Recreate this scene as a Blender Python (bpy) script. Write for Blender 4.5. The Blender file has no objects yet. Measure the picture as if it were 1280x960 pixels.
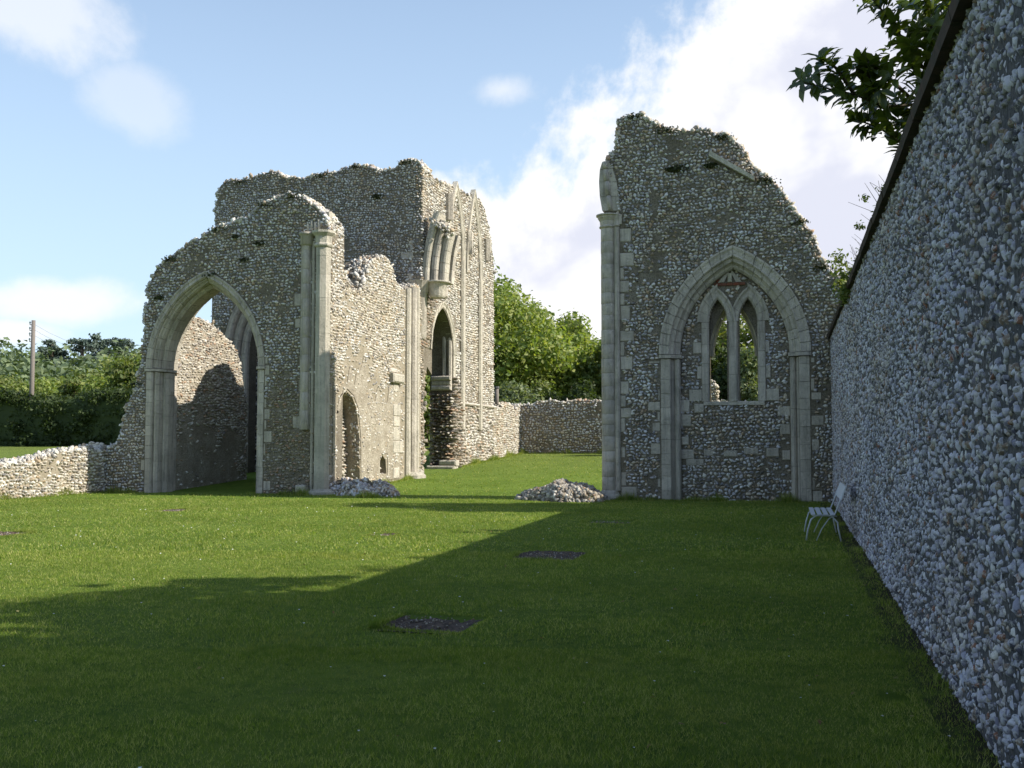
import bpy, bmesh, math, random
import numpy as np
from mathutils import Vector
from mathutils.geometry import tessellate_polygon
random.seed(7); RNG = np.random.default_rng(7)
scene = bpy.context.scene
col = scene.collection
# ------------------------------------------------------------------ camera
YAW = math.radians(15.0); FPX = 1280.0; PITCH = math.atan(72/FPX); EYE = 1.6
cam_d = bpy.data.cameras.new('camera'); cam_d.sensor_width = 36; cam_d.lens = 36.0
cam_d.clip_start = .05; cam_d.clip_end = 4000
cam = bpy.data.objects.new('camera', cam_d); col.objects.link(cam)
cam.location = (0, 0, EYE); cam.rotation_euler = (math.pi/2+PITCH, 0, YAW)
scene.camera = cam
# ------------------------------------------------------------------ sun and sky
SUNV = Vector((1.38, .12, 1.0)).normalized()
SUN_EL = math.asin(SUNV.z); SUN_AZ = math.atan2(SUNV.x, SUNV.y)
sd_ = bpy.data.lights.new('sun', 'SUN'); sd_.energy = 5.0; sd_.angle = math.radians(.53); sd_.color = (1, .95, .84)
sun = bpy.data.objects.new('sun', sd_); col.objects.link(sun); sun.location = (20, 5, 30)
sun.rotation_euler = SUNV.to_track_quat('Z', 'Y').to_euler()
scene.view_settings.view_transform = 'Standard'; scene.view_settings.look = 'None'
scene.view_settings.exposure = .47; scene.view_settings.gamma = 1
scene.view_settings.use_curve_mapping = False
SKY_STRENGTH = .092

Fh = Vector((-math.sin(YAW), math.cos(YAW), 0)); Rv = Vector((math.cos(YAW), math.sin(YAW), 0))
Fv = Fh*math.cos(PITCH)+Vector((0, 0, math.sin(PITCH))); Uv = Rv.cross(Fv)
def ray(px, py): return (Rv*((px-640)/FPX)+Uv*((480-py)/FPX)+Fv)
def onY(px, py, y0):          # point of a wall face y = y0 -> (x, z)
    d = ray(px, py); t = y0/d.y; return (d.x*t, EYE+d.z*t)
def onX(px, py, x0):          # point of a wall face x = x0 -> (y, z)
    d = ray(px, py); t = x0/d.x; return (d.y*t, EYE+d.z*t)
def atD(px, Z): d = ray(px, 552); t = Z/(d.dot(Fh)); return (d.x*t, d.y*t)

class NT:
    def __init__(s, tree): s.t = tree; s.n = tree.nodes; s.l = tree.links
    def new(s, typ, **kw):
        n = s.n.new(typ)
        for k, v in kw.items():
            if k in n.inputs: s.set(n.inputs[k], v)
            else: setattr(n, k, v)
        return n
    def set(s, sock, v):
        if isinstance(v, bpy.types.NodeSocket): s.l.new(v, sock)
        else: sock.default_value = v
    def math(s, op, a, b=None, c=None, clamp=False):
        n = s.n.new('ShaderNodeMath'); n.operation = op; n.use_clamp = clamp
        for i, v in enumerate((a, b, c)):
            if v is not None: s.set(n.inputs[i], v)
        return n.outputs[0]
    def dot(s, a, b):
        n = s.n.new('ShaderNodeVectorMath'); n.operation = 'DOT_PRODUCT'; s.set(n.inputs[0], a); s.set(n.inputs[1], b); return n.outputs['Value']
    def mix(s, f, a, b, mode='MIX'):
        n = s.n.new('ShaderNodeMix'); n.data_type = 'RGBA'; n.blend_type = mode
        s.set(n.inputs[0], f); s.set(n.inputs[6], a); s.set(n.inputs[7], b); return n.outputs[2]
    def noise(s, vec, scale, detail=4, rough=.6, dist=0):
        n = s.n.new('ShaderNodeTexNoise'); s.set(n.inputs['Vector'], vec)
        n.inputs['Scale'].default_value = scale; n.inputs['Detail'].default_value = detail
        n.inputs['Roughness'].default_value = rough; n.inputs['Distortion'].default_value = dist; return n.outputs[0]
    def smooth(s, x, a, b, lo=0.0, hi=1.0):
        n = s.n.new('ShaderNodeMapRange'); n.interpolation_type = 'SMOOTHSTEP'
        s.set(n.inputs[0], x); n.inputs[1].default_value = a; n.inputs[2].default_value = b
        n.inputs[3].default_value = lo; n.inputs[4].default_value = hi; return n.outputs[0]
    def ramp(s, f, stops, interp='LINEAR'):
        n = s.n.new('ShaderNodeValToRGB'); s.set(n.inputs[0], f); cr = n.color_ramp; cr.interpolation = interp
        while len(cr.elements) < len(stops): cr.elements.new(.5)
        for e, (p, c) in zip(cr.elements, stops): e.position = p; e.color = (*c, 1)
        return n.outputs[0]

world = bpy.data.worlds.new('World'); scene.world = world; world.use_nodes = True
W = NT(world.node_tree); W.n.clear()
sky = W.n.new('ShaderNodeTexSky'); sky.sky_type = 'NISHITA'; sky.sun_disc = False
sky.sun_elevation = SUN_EL; sky.sun_rotation = SUN_AZ; sky.air_density = 1.0; sky.dust_density = .6; sky.ozone_density = 2.0
D = W.n.new('ShaderNodeTexCoord').outputs['Generated']
n1 = W.noise(D, 3.2, 8, .62, .3); n2 = W.noise(D, 9.0, 6, .6, .2)
nn = W.math('ADD', W.math('MULTIPLY', W.math('SUBTRACT', n1, .5), .9), W.math('MULTIPLY', W.math('SUBTRACT', n2, .5), .35))
def nrm(px1, py1, px2, py2):   # unit normal of the great circle through two directions of the sky
    v = ray(px1, py1).normalized().cross(ray(px2, py2).normalized()).normalized(); return (v.x, v.y, v.z)
# cloud bank to the right of a slanting front, ending at the left in the gap behind the ruins
e1 = W.dot(D, nrm(520, 235, 900, -10)); e2 = W.dot(D, nrm(610, 480, 500, 160))
if Vector(nrm(520, 235, 900, -10)).dot(ray(900, 200)) < 0: e1 = W.math('MULTIPLY', e1, -1)
if Vector(nrm(610, 480, 500, 160)).dot(ray(900, 200)) < 0: e2 = W.math('MULTIPLY', e2, -1)
em = W.math('MINIMUM', e1, e2)
bank_d = W.math('ADD', em, W.math('MULTIPLY', nn, .34))
n3 = W.noise(D, 26.0, 5, .6, .1)
bank_d = W.math('ADD', bank_d, W.math('MULTIPLY', W.math('SUBTRACT', n3, .5), .05))
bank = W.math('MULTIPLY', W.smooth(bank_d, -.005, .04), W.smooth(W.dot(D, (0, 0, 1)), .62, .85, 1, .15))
inner = W.smooth(bank_d, .045, .11)
def blob(px, py, rx, ry, amp=3.6, soft=.75):
    c = ray(px, py).normalized()
    a = W.math('MULTIPLY', W.math('SUBTRACT', W.dot(D, tuple(Rv)), c.dot(Rv)), FPX/rx)
    b = W.math('MULTIPLY', W.math('SUBTRACT', W.dot(D, tuple(Uv)), c.dot(Uv)), FPX/ry)
    r = W.math('SQRT', W.math('ADD', W.math('MULTIPLY', a, a), W.math('MULTIPLY', b, b)))
    m = W.smooth(W.math('SUBTRACT', W.math('SUBTRACT', 1.0, r), W.math('MULTIPLY', nn, -amp)), 0, soft)
    return W.math('MULTIPLY', m, W.math('GREATER_THAN', W.dot(D, tuple(Fv)), 0.2))
wisps = None
for args, k in (((20, 5, 150, 55), .6), ((172, 122, 52, 42), .34), ((628, 112, 60, 30), .55), ((60, 378, 120, 34), .75), ((15, 415, 60, 22), .85), ((880, 95, 60, 30), .5)):
    m = W.math('MULTIPLY', blob(*args), k)
    wisps = m if wisps is None else W.math('MAXIMUM', wisps, m)
other = W.math('MULTIPLY', W.smooth(n1, .56, .74), W.math('MULTIPLY', W.math('LESS_THAN', W.dot(D, tuple(Fh)), 0.3), .5))
mask = W.math('MAXIMUM', bank, W.math('MAXIMUM', wisps, other))
sh = W.noise(D, 5.0, 5, .55, .2)
cloud = W.mix(W.math('MULTIPLY', inner, W.smooth(sh, .40, .54)), (8.6, 8.6, 8.7, 1), (6.3, 6.5, 7.5, 1))
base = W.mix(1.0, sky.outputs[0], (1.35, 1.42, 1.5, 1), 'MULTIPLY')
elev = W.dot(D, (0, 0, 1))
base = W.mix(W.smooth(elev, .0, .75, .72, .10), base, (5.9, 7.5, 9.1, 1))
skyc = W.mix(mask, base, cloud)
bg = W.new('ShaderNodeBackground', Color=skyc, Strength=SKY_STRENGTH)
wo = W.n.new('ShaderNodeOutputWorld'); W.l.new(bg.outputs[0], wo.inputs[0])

# ------------------------------------------------------------------ materials
def mat(name):
    m = bpy.data.materials.new(name); m.use_nodes = True; t = NT(m.node_tree)
    b = next(n for n in t.n if n.type == 'BSDF_PRINCIPLED'); b.inputs['Specular IOR Level'].default_value = .25
    return m, t, b
def tone_of(t):
    at = t.new('ShaderNodeAttribute', attribute_name='tone'); oi = t.n.new('ShaderNodeObjectInfo')
    return t.math('FRACT', t.math('ADD', at.outputs['Fac'], oi.outputs['Random']))
def pos(t): return t.n.new('ShaderNodeNewGeometry').outputs['Position']
def bump(t, b, h, strength=.5, dist=.01):
    n = t.new('ShaderNodeBump', Height=h); n.inputs['Strength'].default_value = strength; n.inputs['Distance'].default_value = dist
    t.l.new(n.outputs[0], b.inputs['Normal'])
def flint_mat(name, stops, rough=.75):
    m, t, b = mat(name); P = pos(t)
    c = t.ramp(tone_of(t), stops, 'CONSTANT')
    mot = t.noise(P, 38, 4, .7)
    c = t.mix(t.smooth(mot, .47, .57), c, t.mix(.5, c, (.62, .60, .56, 1)))
    c = t.mix(t.smooth(t.noise(P, 17, 4, .75), .54, .66, 0, .75), c, (.05, .05, .058, 1))
    c = t.mix(t.smooth(t.noise(P, 70, 3, .7), .62, .72), c, (.07, .07, .075, 1))
    c = t.mix(t.smooth(t.noise(P, .75, 5, .65), .44, .62, 0, .6), c, t.mix(1.0, c, (.93, .84, .71, 1), 'MULTIPLY'))
    c = t.mix(t.smooth(t.noise(P, 1.9, 5, .7), .56, .7, 0, .35), c, (.21, .175, .13, 1))
    t.set(b.inputs['Base Color'], c); b.inputs['Roughness'].default_value = rough
    bump(t, b, t.noise(P, 60, 5, .7), .6, .012); return m
FLINT = flint_mat('flint_grey', [(0, (0.725, 0.706, 0.702)), (.16, (0.556, 0.538, 0.573)), (.34, (0.411, 0.395, 0.433)), (.48, (0.242, 0.227, 0.257)), (.58, (0.605, 0.526, 0.421)), (.72, (0.133, 0.126, 0.140)), (.80, (0.435, 0.311, 0.199)), (.88, (0.339, 0.251, 0.176)), (.94, (0.790, 0.782, 0.765))])
FLINT_WARM = flint_mat('flint_warm', [(0, (0.575, 0.529, 0.460)), (.25, (0.437, 0.391, 0.310)), (.48, (0.322, 0.287, 0.241)), (.66, (0.690, 0.644, 0.564)), (.8, (0.196, 0.161, 0.138)), (.92, (0.414, 0.253, 0.149))])
FLINT_PALE = flint_mat('flint_pale', [(0, (0.614, 0.578, 0.507)), (.25, (0.472, 0.437, 0.378)), (.45, (0.755, 0.720, 0.649)), (.64, (0.319, 0.283, 0.248)), (.8, (0.177, 0.165, 0.159)), (.9, (0.448, 0.342, 0.224))])
FLINT_BROWN = flint_mat('flint_brown', [(0, (.3, .24, .16)), (.3, (.2, .15, .1)), (.5, (.38, .34, .28)), (.7, (.12, .10, .08)), (.85, (.3, .17, .09))])
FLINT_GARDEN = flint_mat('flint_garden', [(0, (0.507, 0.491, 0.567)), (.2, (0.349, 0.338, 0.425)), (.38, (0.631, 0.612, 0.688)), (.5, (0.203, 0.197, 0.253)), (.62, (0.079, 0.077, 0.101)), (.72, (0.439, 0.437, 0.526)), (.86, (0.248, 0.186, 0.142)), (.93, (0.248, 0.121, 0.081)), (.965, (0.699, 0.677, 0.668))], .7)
FLINT_DIRTY = flint_mat('flint_dirty', [(0, (0.406, 0.371, 0.313)), (.2, (0.270, 0.240, 0.202)), (.45, (0.169, 0.153, 0.142)), (.6, (0.496, 0.447, 0.364)), (.72, (0.101, 0.093, 0.081)), (.85, (0.248, 0.186, 0.112)), (.96, (0.676, 0.634, 0.546))])
def mortar_mat(name, a, b_, dark):
    m, t, b = mat(name); P = pos(t)
    c = t.mix(t.smooth(t.noise(P, 2.2, 6, .65), .35, .65), (*a, 1), (*b_, 1))
    c = t.mix(t.smooth(t.noise(P, 26, 4, .7), .44, .62, 0, .75), c, (*dark, 1))
    t.set(b.inputs['Base Color'], c); b.inputs['Roughness'].default_value = .95
    v = t.n.new('ShaderNodeTexVoronoi'); v.inputs['Scale'].default_value = 11; t.set(v.inputs['Vector'], P)
    bump(t, b, t.math('ADD', t.math('MULTIPLY', v.outputs['Distance'], .6), t.noise(P, 30, 6, .7)), .8, .03); return m
MORTAR = mortar_mat('mortar', (.26, .225, .175), (.18, .15, .11), (.075, .065, .05))
MORTAR_WARM = mortar_mat('mortar_warm', (.38, .33, .25), (.30, .255, .185), (.2, .17, .13))
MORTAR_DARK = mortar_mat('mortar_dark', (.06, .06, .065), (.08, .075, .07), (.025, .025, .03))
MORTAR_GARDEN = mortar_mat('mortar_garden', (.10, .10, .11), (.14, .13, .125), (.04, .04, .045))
PLASTER = mortar_mat('old_plaster', (.44, .39, .31), (.31, .265, .20), (.18, .155, .12))
def stone_mat(name, a, b_, c_):
    m, t, b = mat(name); P = pos(t)
    oi = t.n.new('ShaderNodeObjectInfo')
    c = t.mix(oi.outputs['Random'], (*a, 1), (*b_, 1))
    c = t.mix(t.smooth(t.noise(P, 1.6, 6, .7), .42, .68, 0, .7), c, (*c_, 1))
    mp = t.new('ShaderNodeMapping', Vector=P); mp.inputs['Scale'].default_value = (9, 9, .8)
    c = t.mix(t.smooth(t.noise(mp.outputs[0], 1, 5, .7), .46, .68, 0, .42), c, (.14, .13, .11, 1))
    c = t.mix(t.smooth(t.noise(P, 13, 5, .8), .54, .68, 0, .42), c, (.15, .14, .11, 1))
    t.set(b.inputs['Base Color'], c); b.inputs['Roughness'].default_value = .9
    bump(t, b, t.noise(P, 11, 8, .8), .95, .07); return m
LIME = stone_mat('limestone', (.66, .59, .50), (.53, .47, .395), (.38, .34, .285))
LIME_PALE = stone_mat('limestone_pale', (.64, .58, .48), (.54, .49, .40), (.38, .345, .285))
BRICK = stone_mat('red_brick', (.30, .085, .05), (.24, .08, .055), (.2, .1, .07))
def leaf_mat(name, cols, trans=.35, rough=.55, spec=.25):
    m, t, b = mat(name); P = pos(t)
    tn = tone_of(t)
    n = len(cols); c = t.ramp(tn, [(i/n, x) for i, x in enumerate(cols)])
    c = t.mix(t.smooth(t.noise(P, .35, 3, .6), .4, .65, 0, .45), c, (*[v*.6 for v in cols[0]], 1))
    if name == 'grass_blade':
        c = t.mix(t.smooth(t.noise(P, 1.1, 6, .65), .52, .70, 0, .6), c, (.30, .30, .09, 1)); c = t.mix(t.smooth(t.noise(P, 4.5, 4, .6), .5, .66, 0, .5), c, (.06, .13, .02, 1))
    t.set(b.inputs['Base Color'], c); b.inputs['Roughness'].default_value = rough; b.inputs['Specular IOR Level'].default_value = spec
    tr = t.n.new('ShaderNodeBsdfTranslucent'); t.set(tr.inputs[0], t.mix(1.0, c, (1.5, 1.6, .5, 1), 'MULTIPLY'))
    mx = t.n.new('ShaderNodeMixShader'); mx.inputs[0].default_value = trans
    t.l.new(b.outputs[0], mx.inputs[1]); t.l.new(tr.outputs[0], mx.inputs[2])
    out = next(x for x in t.n if x.type == 'OUTPUT_MATERIAL'); t.l.new(mx.outputs[0], out.inputs[0]); return m
LEAF_BRIGHT = leaf_mat('leaf_bright', [(.19, .26, .07), (.27, .33, .10), (.13, .19, .05), (.34, .36, .12)])
LEAF_MID = leaf_mat('leaf_mid', [(.12, .17, .045), (.18, .22, .07), (.08, .12, .035), (.22, .23, .08)])
LEAF_DARK = leaf_mat('leaf_dark', [(.055, .08, .028), (.075, .105, .035), (.04, .06, .02)])
LEAF_GREY = leaf_mat('leaf_grey_green', [(.20, .24, .12), (.27, .29, .16), (.13, .17, .09)])
LEAF_FAR = leaf_mat('leaf_far', [(.14, .19, .10), (.19, .23, .12), (.11, .15, .09)], .2)
LEAF_CEDAR = leaf_mat('leaf_cedar', [(.10, .14, .11), (.14, .18, .14), (.08, .11, .09)], .1)
LEAF_GLOSS = leaf_mat('leaf_glossy', [(.085, .12, .025), (.06, .09, .02), (.15, .18, .035), (.075, .10, .025)], .38, .3, .5)
GRASSB = leaf_mat('grass_blade', [(.19, .265, .045), (.27, .34, .06), (.11, .175, .028), (.43, .42, .16)], .4, .6, .15)
def plain(name, c, rough=.7, nscale=6, amt=.5, c2=None):
    m, t, b = mat(name); P = pos(t)
    c2 = c2 or tuple(v*.6 for v in c)
    t.set(b.inputs['Base Color'], t.mix(t.smooth(t.noise(P, nscale, 5, .65), .35, .68, 0, amt), (*c, 1), (*c2, 1)))
    b.inputs['Roughness'].default_value = rough; bump(t, b, t.noise(P, nscale*5, 4, .6), .4, .01); return m
BARK = plain('bark', (.10, .08, .06), .9, 8)
POLE = plain('weathered_pole', (.22, .19, .17), .9, 12)
COPING = plain('coping_dark', (.075, .05, .038), .9, 9, .8, (.03, .03, .02))
WHITE = plain('white_paint', (.62, .64, .68), .4, 30, .25, (.4, .38, .35))
GRAVEL = plain('slab_gravel', (.12, .085, .062), .95, 24, .9, (.035, .027, .02))
DAISY = plain('daisy_white', (.8, .8, .76), .7, 30, .1)
MOSS = leaf_mat('moss', [(.05, .06, .02), (.08, .08, .03), (.04, .05, .02)], .1)
METAL = plain('grey_pipe', (.12, .12, .12), .6)

gm, t, b = mat('lawn'); P = pos(t)
c = t.mix(t.smooth(t.noise(P, .55, 5, .6), .35, .68), (.13, .20, .026, 1), (.18, .255, .04, 1))
c = t.mix(t.smooth(t.noise(P, 6, 5, .7), .45, .7, 0, .7), c, (.055, .11, .016, 1))
c = t.mix(t.smooth(t.noise(P, 1.4, 6, .65), .62, .75, 0, .5), c, (.22, .22, .09, 1))
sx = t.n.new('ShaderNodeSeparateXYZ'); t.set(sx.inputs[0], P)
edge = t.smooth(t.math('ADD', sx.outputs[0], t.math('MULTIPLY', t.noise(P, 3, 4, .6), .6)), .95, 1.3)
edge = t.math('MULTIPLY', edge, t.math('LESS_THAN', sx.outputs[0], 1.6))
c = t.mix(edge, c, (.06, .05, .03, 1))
far = t.smooth(sx.outputs[1], 30, 55, 0, .5); c = t.mix(far, c, (.18, .20, .06, 1))
t.set(b.inputs['Base Color'], c); b.inputs['Roughness'].default_value = .95; b.inputs['Specular IOR Level'].default_value = .1
bump(t, b, t.math('ADD', t.noise(P, 45, 5, .8), t.noise(P, 5, 3, .6)), 1.0, .05); LAWN = gm

# ------------------------------------------------------------------ helpers
def thing(name, label, cat, loc=(0, 0, 0), group=None):
    o = bpy.data.objects.new(name, None); col.objects.link(o); o.empty_display_size = .3
    o.location = loc; o['label'] = label; o['category'] = cat
    if group: o['group'] = group
    return o
def link(name, me, parent=None, kind=None, loc=None):
    o = bpy.data.objects.new(name, me); col.objects.link(o)
    if parent is not None:
        o.parent = parent
        pl = parent.location.copy(); q = parent.parent
        while q is not None: pl = pl+q.location; q = q.parent
        o.location = (Vector(loc) if loc is not None else Vector((0, 0, 0)))-pl
    elif loc is not None: o.location = loc
    if kind: o['kind'] = kind
    return o
def npmesh(name, V, F, m, tone=None, smooth=False):
    V = np.asarray(V, np.float32); F = np.asarray(F, np.int32); k = F.shape[1]
    me = bpy.data.meshes.new(name); me.vertices.add(len(V)); me.vertices.foreach_set('co', V.ravel())
    me.loops.add(F.size); me.loops.foreach_set('vertex_index', F.ravel())
    me.polygons.add(len(F)); me.polygons.foreach_set('loop_start', np.arange(0, F.size, k, dtype=np.int32))
    me.polygons.foreach_set('loop_total', np.full(len(F), k, np.int32))
    if smooth: me.polygons.foreach_set('use_smooth', np.ones(len(F), bool))
    if tone is not None:
        a = me.attributes.new('tone', 'FLOAT', 'POINT'); a.data.foreach_set('value', np.asarray(tone, np.float32))
    me.update(calc_edges=True); me.materials.append(m); return me
def pymesh(name, V, F, m, smooth=False, fix=True):
    me = bpy.data.meshes.new(name); bm = bmesh.new()
    vs = [bm.verts.new(v) for v in V]
    for f in F:
        try: bm.faces.new([vs[i] for i in f])
        except ValueError: pass
    if fix: bmesh.ops.recalc_face_normals(bm, faces=bm.faces)
    if smooth:
        for f in bm.faces: f.smooth = True
    bm.to_mesh(me); bm.free(); me.materials.append(m); return me
def tube_geo(pts, rad, seg=8, cap=True):
    pts = [Vector(p) for p in pts]; n = len(pts); V = []; F = []
    rad = rad if hasattr(rad, '__len__') else [rad]*n
    for i, p in enumerate(pts):
        d = (pts[min(i+1, n-1)]-pts[max(i-1, 0)]).normalized()
        a = d.orthogonal().normalized() if i == 0 else (a-d*a.dot(d)).normalized()
        c = d.cross(a)
        for k in range(seg):
            th = 2*math.pi*k/seg; V.append(p+(a*math.cos(th)+c*math.sin(th))*rad[i])
    for i in range(n-1):
        for k in range(seg):
            F.append((i*seg+k, i*seg+(k+1) % seg, (i+1)*seg+(k+1) % seg, (i+1)*seg+k))
    if cap: F.append(tuple(range(seg))[::-1]); F.append(tuple((n-1)*seg+k for k in range(seg)))
    return V, F
def tube(name, pts, rad, m, parent, seg=8): V, F = tube_geo(pts, rad, seg); return link(name, pymesh(name, V, F, m, True), parent)
def merge(parts):
    V = []; F = []
    for v, f in parts:
        o = len(V); V += list(v); F += [tuple(i+o for i in q) for q in f]
    return V, F

def ico(sub):
    bm = bmesh.new(); bmesh.ops.create_icosphere(bm, subdivisions=sub, radius=1)
    V = np.array([v.co[:] for v in bm.verts]); F = np.array([[v.index for v in f.verts] for f in bm.faces]); bm.free(); return V, F
def kit(sub, n, amp, dome):
    V, F = ico(sub); out = []
    if dome:                       # keep only the half that faces out of the wall
        keep = V[F][:, :, 2].max(1) > -.15; F = F[keep]; used = np.unique(F)
        mp = -np.ones(len(V), int); mp[used] = np.arange(len(used)); F = mp[F]; V = V[used]
    for _ in range(n):
        s = V*(1+RNG.normal(0, amp, (len(V), 1)))
        for q in range(5):                                                  # broken flat faces
            p = RNG.normal(0, 1, 3); p[2] = abs(p[2])*(1.6 if q == 0 else .8); p /= np.linalg.norm(p); dd = s@p
            cut = RNG.uniform(.35, .8); s = s-np.outer(np.maximum(dd-cut, 0), p)
        ext = np.abs(s).max(0); ext[2] = s[:, 2].max(); out.append(s/ext*np.array((1.06, 1.06, 1)))
    return np.array(out), F
KIT_D1 = kit(1, 24, .17, False); KIT_D2 = kit(2, 32, .10, True); KIT_F2 = kit(2, 20, .17, False); KIT_D1D = kit(1, 24, .18, True)

class Frame:
    """a wall face: a runs along it, z up, o out of it"""
    def __init__(s, org, ea, en): s.o = np.array(org, float); s.ea = np.array(ea, float); s.en = np.array(en, float); s.ez = np.array((0, 0, 1.))
    def P(s, a, z, o):
        a = np.asarray(a, float)[..., None]; z = np.asarray(z, float)[..., None]; o = np.asarray(o, float)[..., None]
        return s.o+s.ea*a+s.ez*z+s.en*o
    def v(s, a, z, o): return Vector(s.P(a, z, o))
def FY(y): return Frame((0, y, 0), (1, 0, 0), (0, -1, 0))
def FX(x): return Frame((x, 0, 0), (0, 1, 0), (1, 0, 0))
def inpoly(x, y, poly):
    x = np.asarray(x); y = np.asarray(y); c = np.zeros(x.shape, bool); n = len(poly)
    for i in range(n):
        x1, y1 = poly[i]; x2, y2 = poly[(i+1) % n]
        if y1 == y2: continue
        k = ((y1 > y) != (y2 > y)) & (x < (x2-x1)*(y-y1)/(y2-y1)+x1); c ^= k
    return c
def stones(name, fr, A, Z, O, sa, sz, so, kt, m, parent, spin=.35, full_rot=False, top=0, kind='stuff', topmat=None):
    KV, KF = kt; N = len(A)
    if N == 0: return
    idx = RNG.integers(0, len(KV), N); V = KV[idx].copy()
    if full_rot:
        q = RNG.normal(0, 1, (N, 4)); q /= np.linalg.norm(q, axis=1)[:, None]; w, x, y, z = q.T
        R = np.stack([1-2*(y*y+z*z), 2*(x*y-z*w), 2*(x*z+y*w), 2*(x*y+z*w), 1-2*(x*x+z*z), 2*(y*z-x*w), 2*(x*z-y*w), 2*(y*z+x*w), 1-2*(x*x+y*y)], 1).reshape(N, 3, 3)
        V = V*np.stack([sa, sz, so], 1)[:, None, :]; V = np.einsum('nij,nvj->nvi', R, V)
    else:
        V = V*np.stack([sa, sz, so], 1)[:, None, :]
        th = RNG.normal(0, spin, N); c, s = np.cos(th)[:, None], np.sin(th)[:, None]
        V = np.stack([V[..., 0]*c-V[..., 1]*s, V[..., 0]*s+V[..., 1]*c, V[..., 2]], -1)
    tone = RNG.random(N)
    Wd = V[..., 0:1]*fr.ea+V[..., 1:2]*fr.ez+V[..., 2:3]*fr.en
    ctr = fr.P(A, Z, O)
    rest = np.ones(N, bool)
    if top:
        cp = np.array((0, 0, EYE)); dv = ctr-cp; dist = np.linalg.norm(dv, axis=1)
        fx = dv@np.array(Fv); ux = dv@np.array(Rv)/fx*FPX+640; uy = 480-dv@np.array(Uv)/fx*FPX
        vis = (fx > 0) & (ux > -15) & (ux < 1295) & (uy > -15) & (uy < 975)
        obl = np.abs((dv/dist[:, None])@fr.en)
        size = np.where(vis, np.sqrt(sa*sz*(.3+.7*obl))/dist, 0)
        pick = np.argsort(-size)[:top]; rest[pick] = False
        for i in pick:
            me = npmesh(name, Wd[i], KF, m, np.full(Wd.shape[1], tone[i])); link(name, me, parent, loc=ctr[i])
    Wr = (Wd+ctr[:, None, :])[rest]; n = len(Wr); nv = Wr.shape[1]
    F = (KF[None]+(np.arange(n)*nv)[:, None, None]).reshape(-1, 3)
    if fr.flip if hasattr(fr, 'flip') else False: F = F[:, ::-1]
    return link(name+'_facing', npmesh(name+'_facing', Wr.reshape(-1, 3), F, m, np.repeat(tone[rest], nv)), parent, kind)
def rows(a0, a1, z0, z1, w, h):
    """rough courses: positions and half sizes"""
    A = []; Z = []; S = []; H = []
    nz = int((z1-z0)/h)
    for j in range(nz):
        n = int((a1-a0)/w)+2; ww = RNG.uniform(.55, 1.45, n)*w; x = a0-RNG.random()*w+np.cumsum(ww)
        A.append(x-ww/2); S.append(ww/2); hh = h*RNG.uniform(.6, 1.2, n); Z.append(z0+(j+.5)*h+RNG.normal(0, h*.16, n)+.05*np.sin(x*1.3+j*.1)); H.append(hh/2)
    return map(np.concatenate, (A, Z, S, H))
def facing(parent, fr, poly, holes, excl, w, h, m, kt=KIT_D1D, proud=(.02, .05), name='flint', top=0, gap=.94, keep=None):
    P = np.array(poly); A, Z, S, H = rows(P[:, 0].min(), P[:, 0].max(), max(P[:, 1].min(), -.1), P[:, 1].max()+.05, w, h)
    ok = inpoly(A, Z, poly)
    for hp in holes: ok &= ~inpoly(A, Z, hp)
    for e in excl: ok &= ~e(A, Z)
    if keep is not None: ok &= keep(A, Z)
    bare = np.sin(A*1.7+np.sin(Z*1.3)*2)+np.sin(Z*2.1+np.sin(A*1.1)*2)+np.sin(A*4.3-Z*3.1)*.6
    ok &= ~((bare > 1.45) & (RNG.random(len(A)) < .5))
    A, Z, S, H = A[ok], Z[ok], S[ok], H[ok]; n = len(A)
    O = RNG.uniform(-.02, .012, n)
    so = RNG.uniform(*proud, n)+.012
    return stones(name, fr, A, Z, O, S*gap*1.08, H*gap*1.12, so, kt, m, parent, top=top)
def rim(parent, fr, pts, T, m, s=.085, dens=95, name='rim_flint', out=.03, kt=KIT_D1):
    A = []; Z = []; O = []
    for (a1, z1), (a2, z2) in zip(pts, pts[1:]):
        L = math.hypot(a2-a1, z2-z1); n = max(1, int(L*T*dens)); u = RNG.random(n)
        nx, nz = (z2-z1)/L, -(a2-a1)/L
        j = RNG.normal(out, .035, n)
        A.append(a1+(a2-a1)*u+j*nx*0); Z.append(z1+(z2-z1)*u+np.abs(j)*.6); O.append(-RNG.random(n)*T)
    A, Z, O = map(np.concatenate, (A, Z, O)); n = len(A)
    return stones(name, fr, A, Z, O, RNG.uniform(.5, 1.2, n)*s, RNG.uniform(.4, .9, n)*s, RNG.uniform(.5, 1.1, n)*s, kt, m, parent, full_rot=True)
def roughen(pts, step=.22, amp=.07):
    out = [pts[0]]
    for (a1, z1), (a2, z2) in zip(pts, pts[1:]):
        L = math.hypot(a2-a1, z2-z1); n = max(1, int(L/step))
        for i in range(1, n+1):
            u = i/n; k = amp if i < n else amp*.5
            out.append((a1+(a2-a1)*u+random.gauss(0, k*.7), z1+(z2-z1)*u+random.gauss(0, k*.7)))
    out[-1] = pts[-1]; return out
def core(parent, fr, outline, holes, T, m, name='wall_core', o0=0.0):
    loops = [outline]+list(holes); flat = [p for L in loops for p in L]
    tris = tessellate_polygon([[Vector((p[0], p[1], 0)) for p in L] for L in loops]); n = len(flat)
    V = [fr.v(a, z, o0) for a, z in flat]+[fr.v(a, z, o0-T) for a, z in flat]; F = [tuple(q) for q in tris]+[tuple(i+n for i in q[::-1]) for q in tris]
    k = 0
    for L in loops:
        for i in range(len(L)): j = (i+1) % len(L); F.append((k+i, k+j, k+j+n, k+i+n))
        k += len(L)
    return link(name, pymesh(name, V, F, m), parent)
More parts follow.
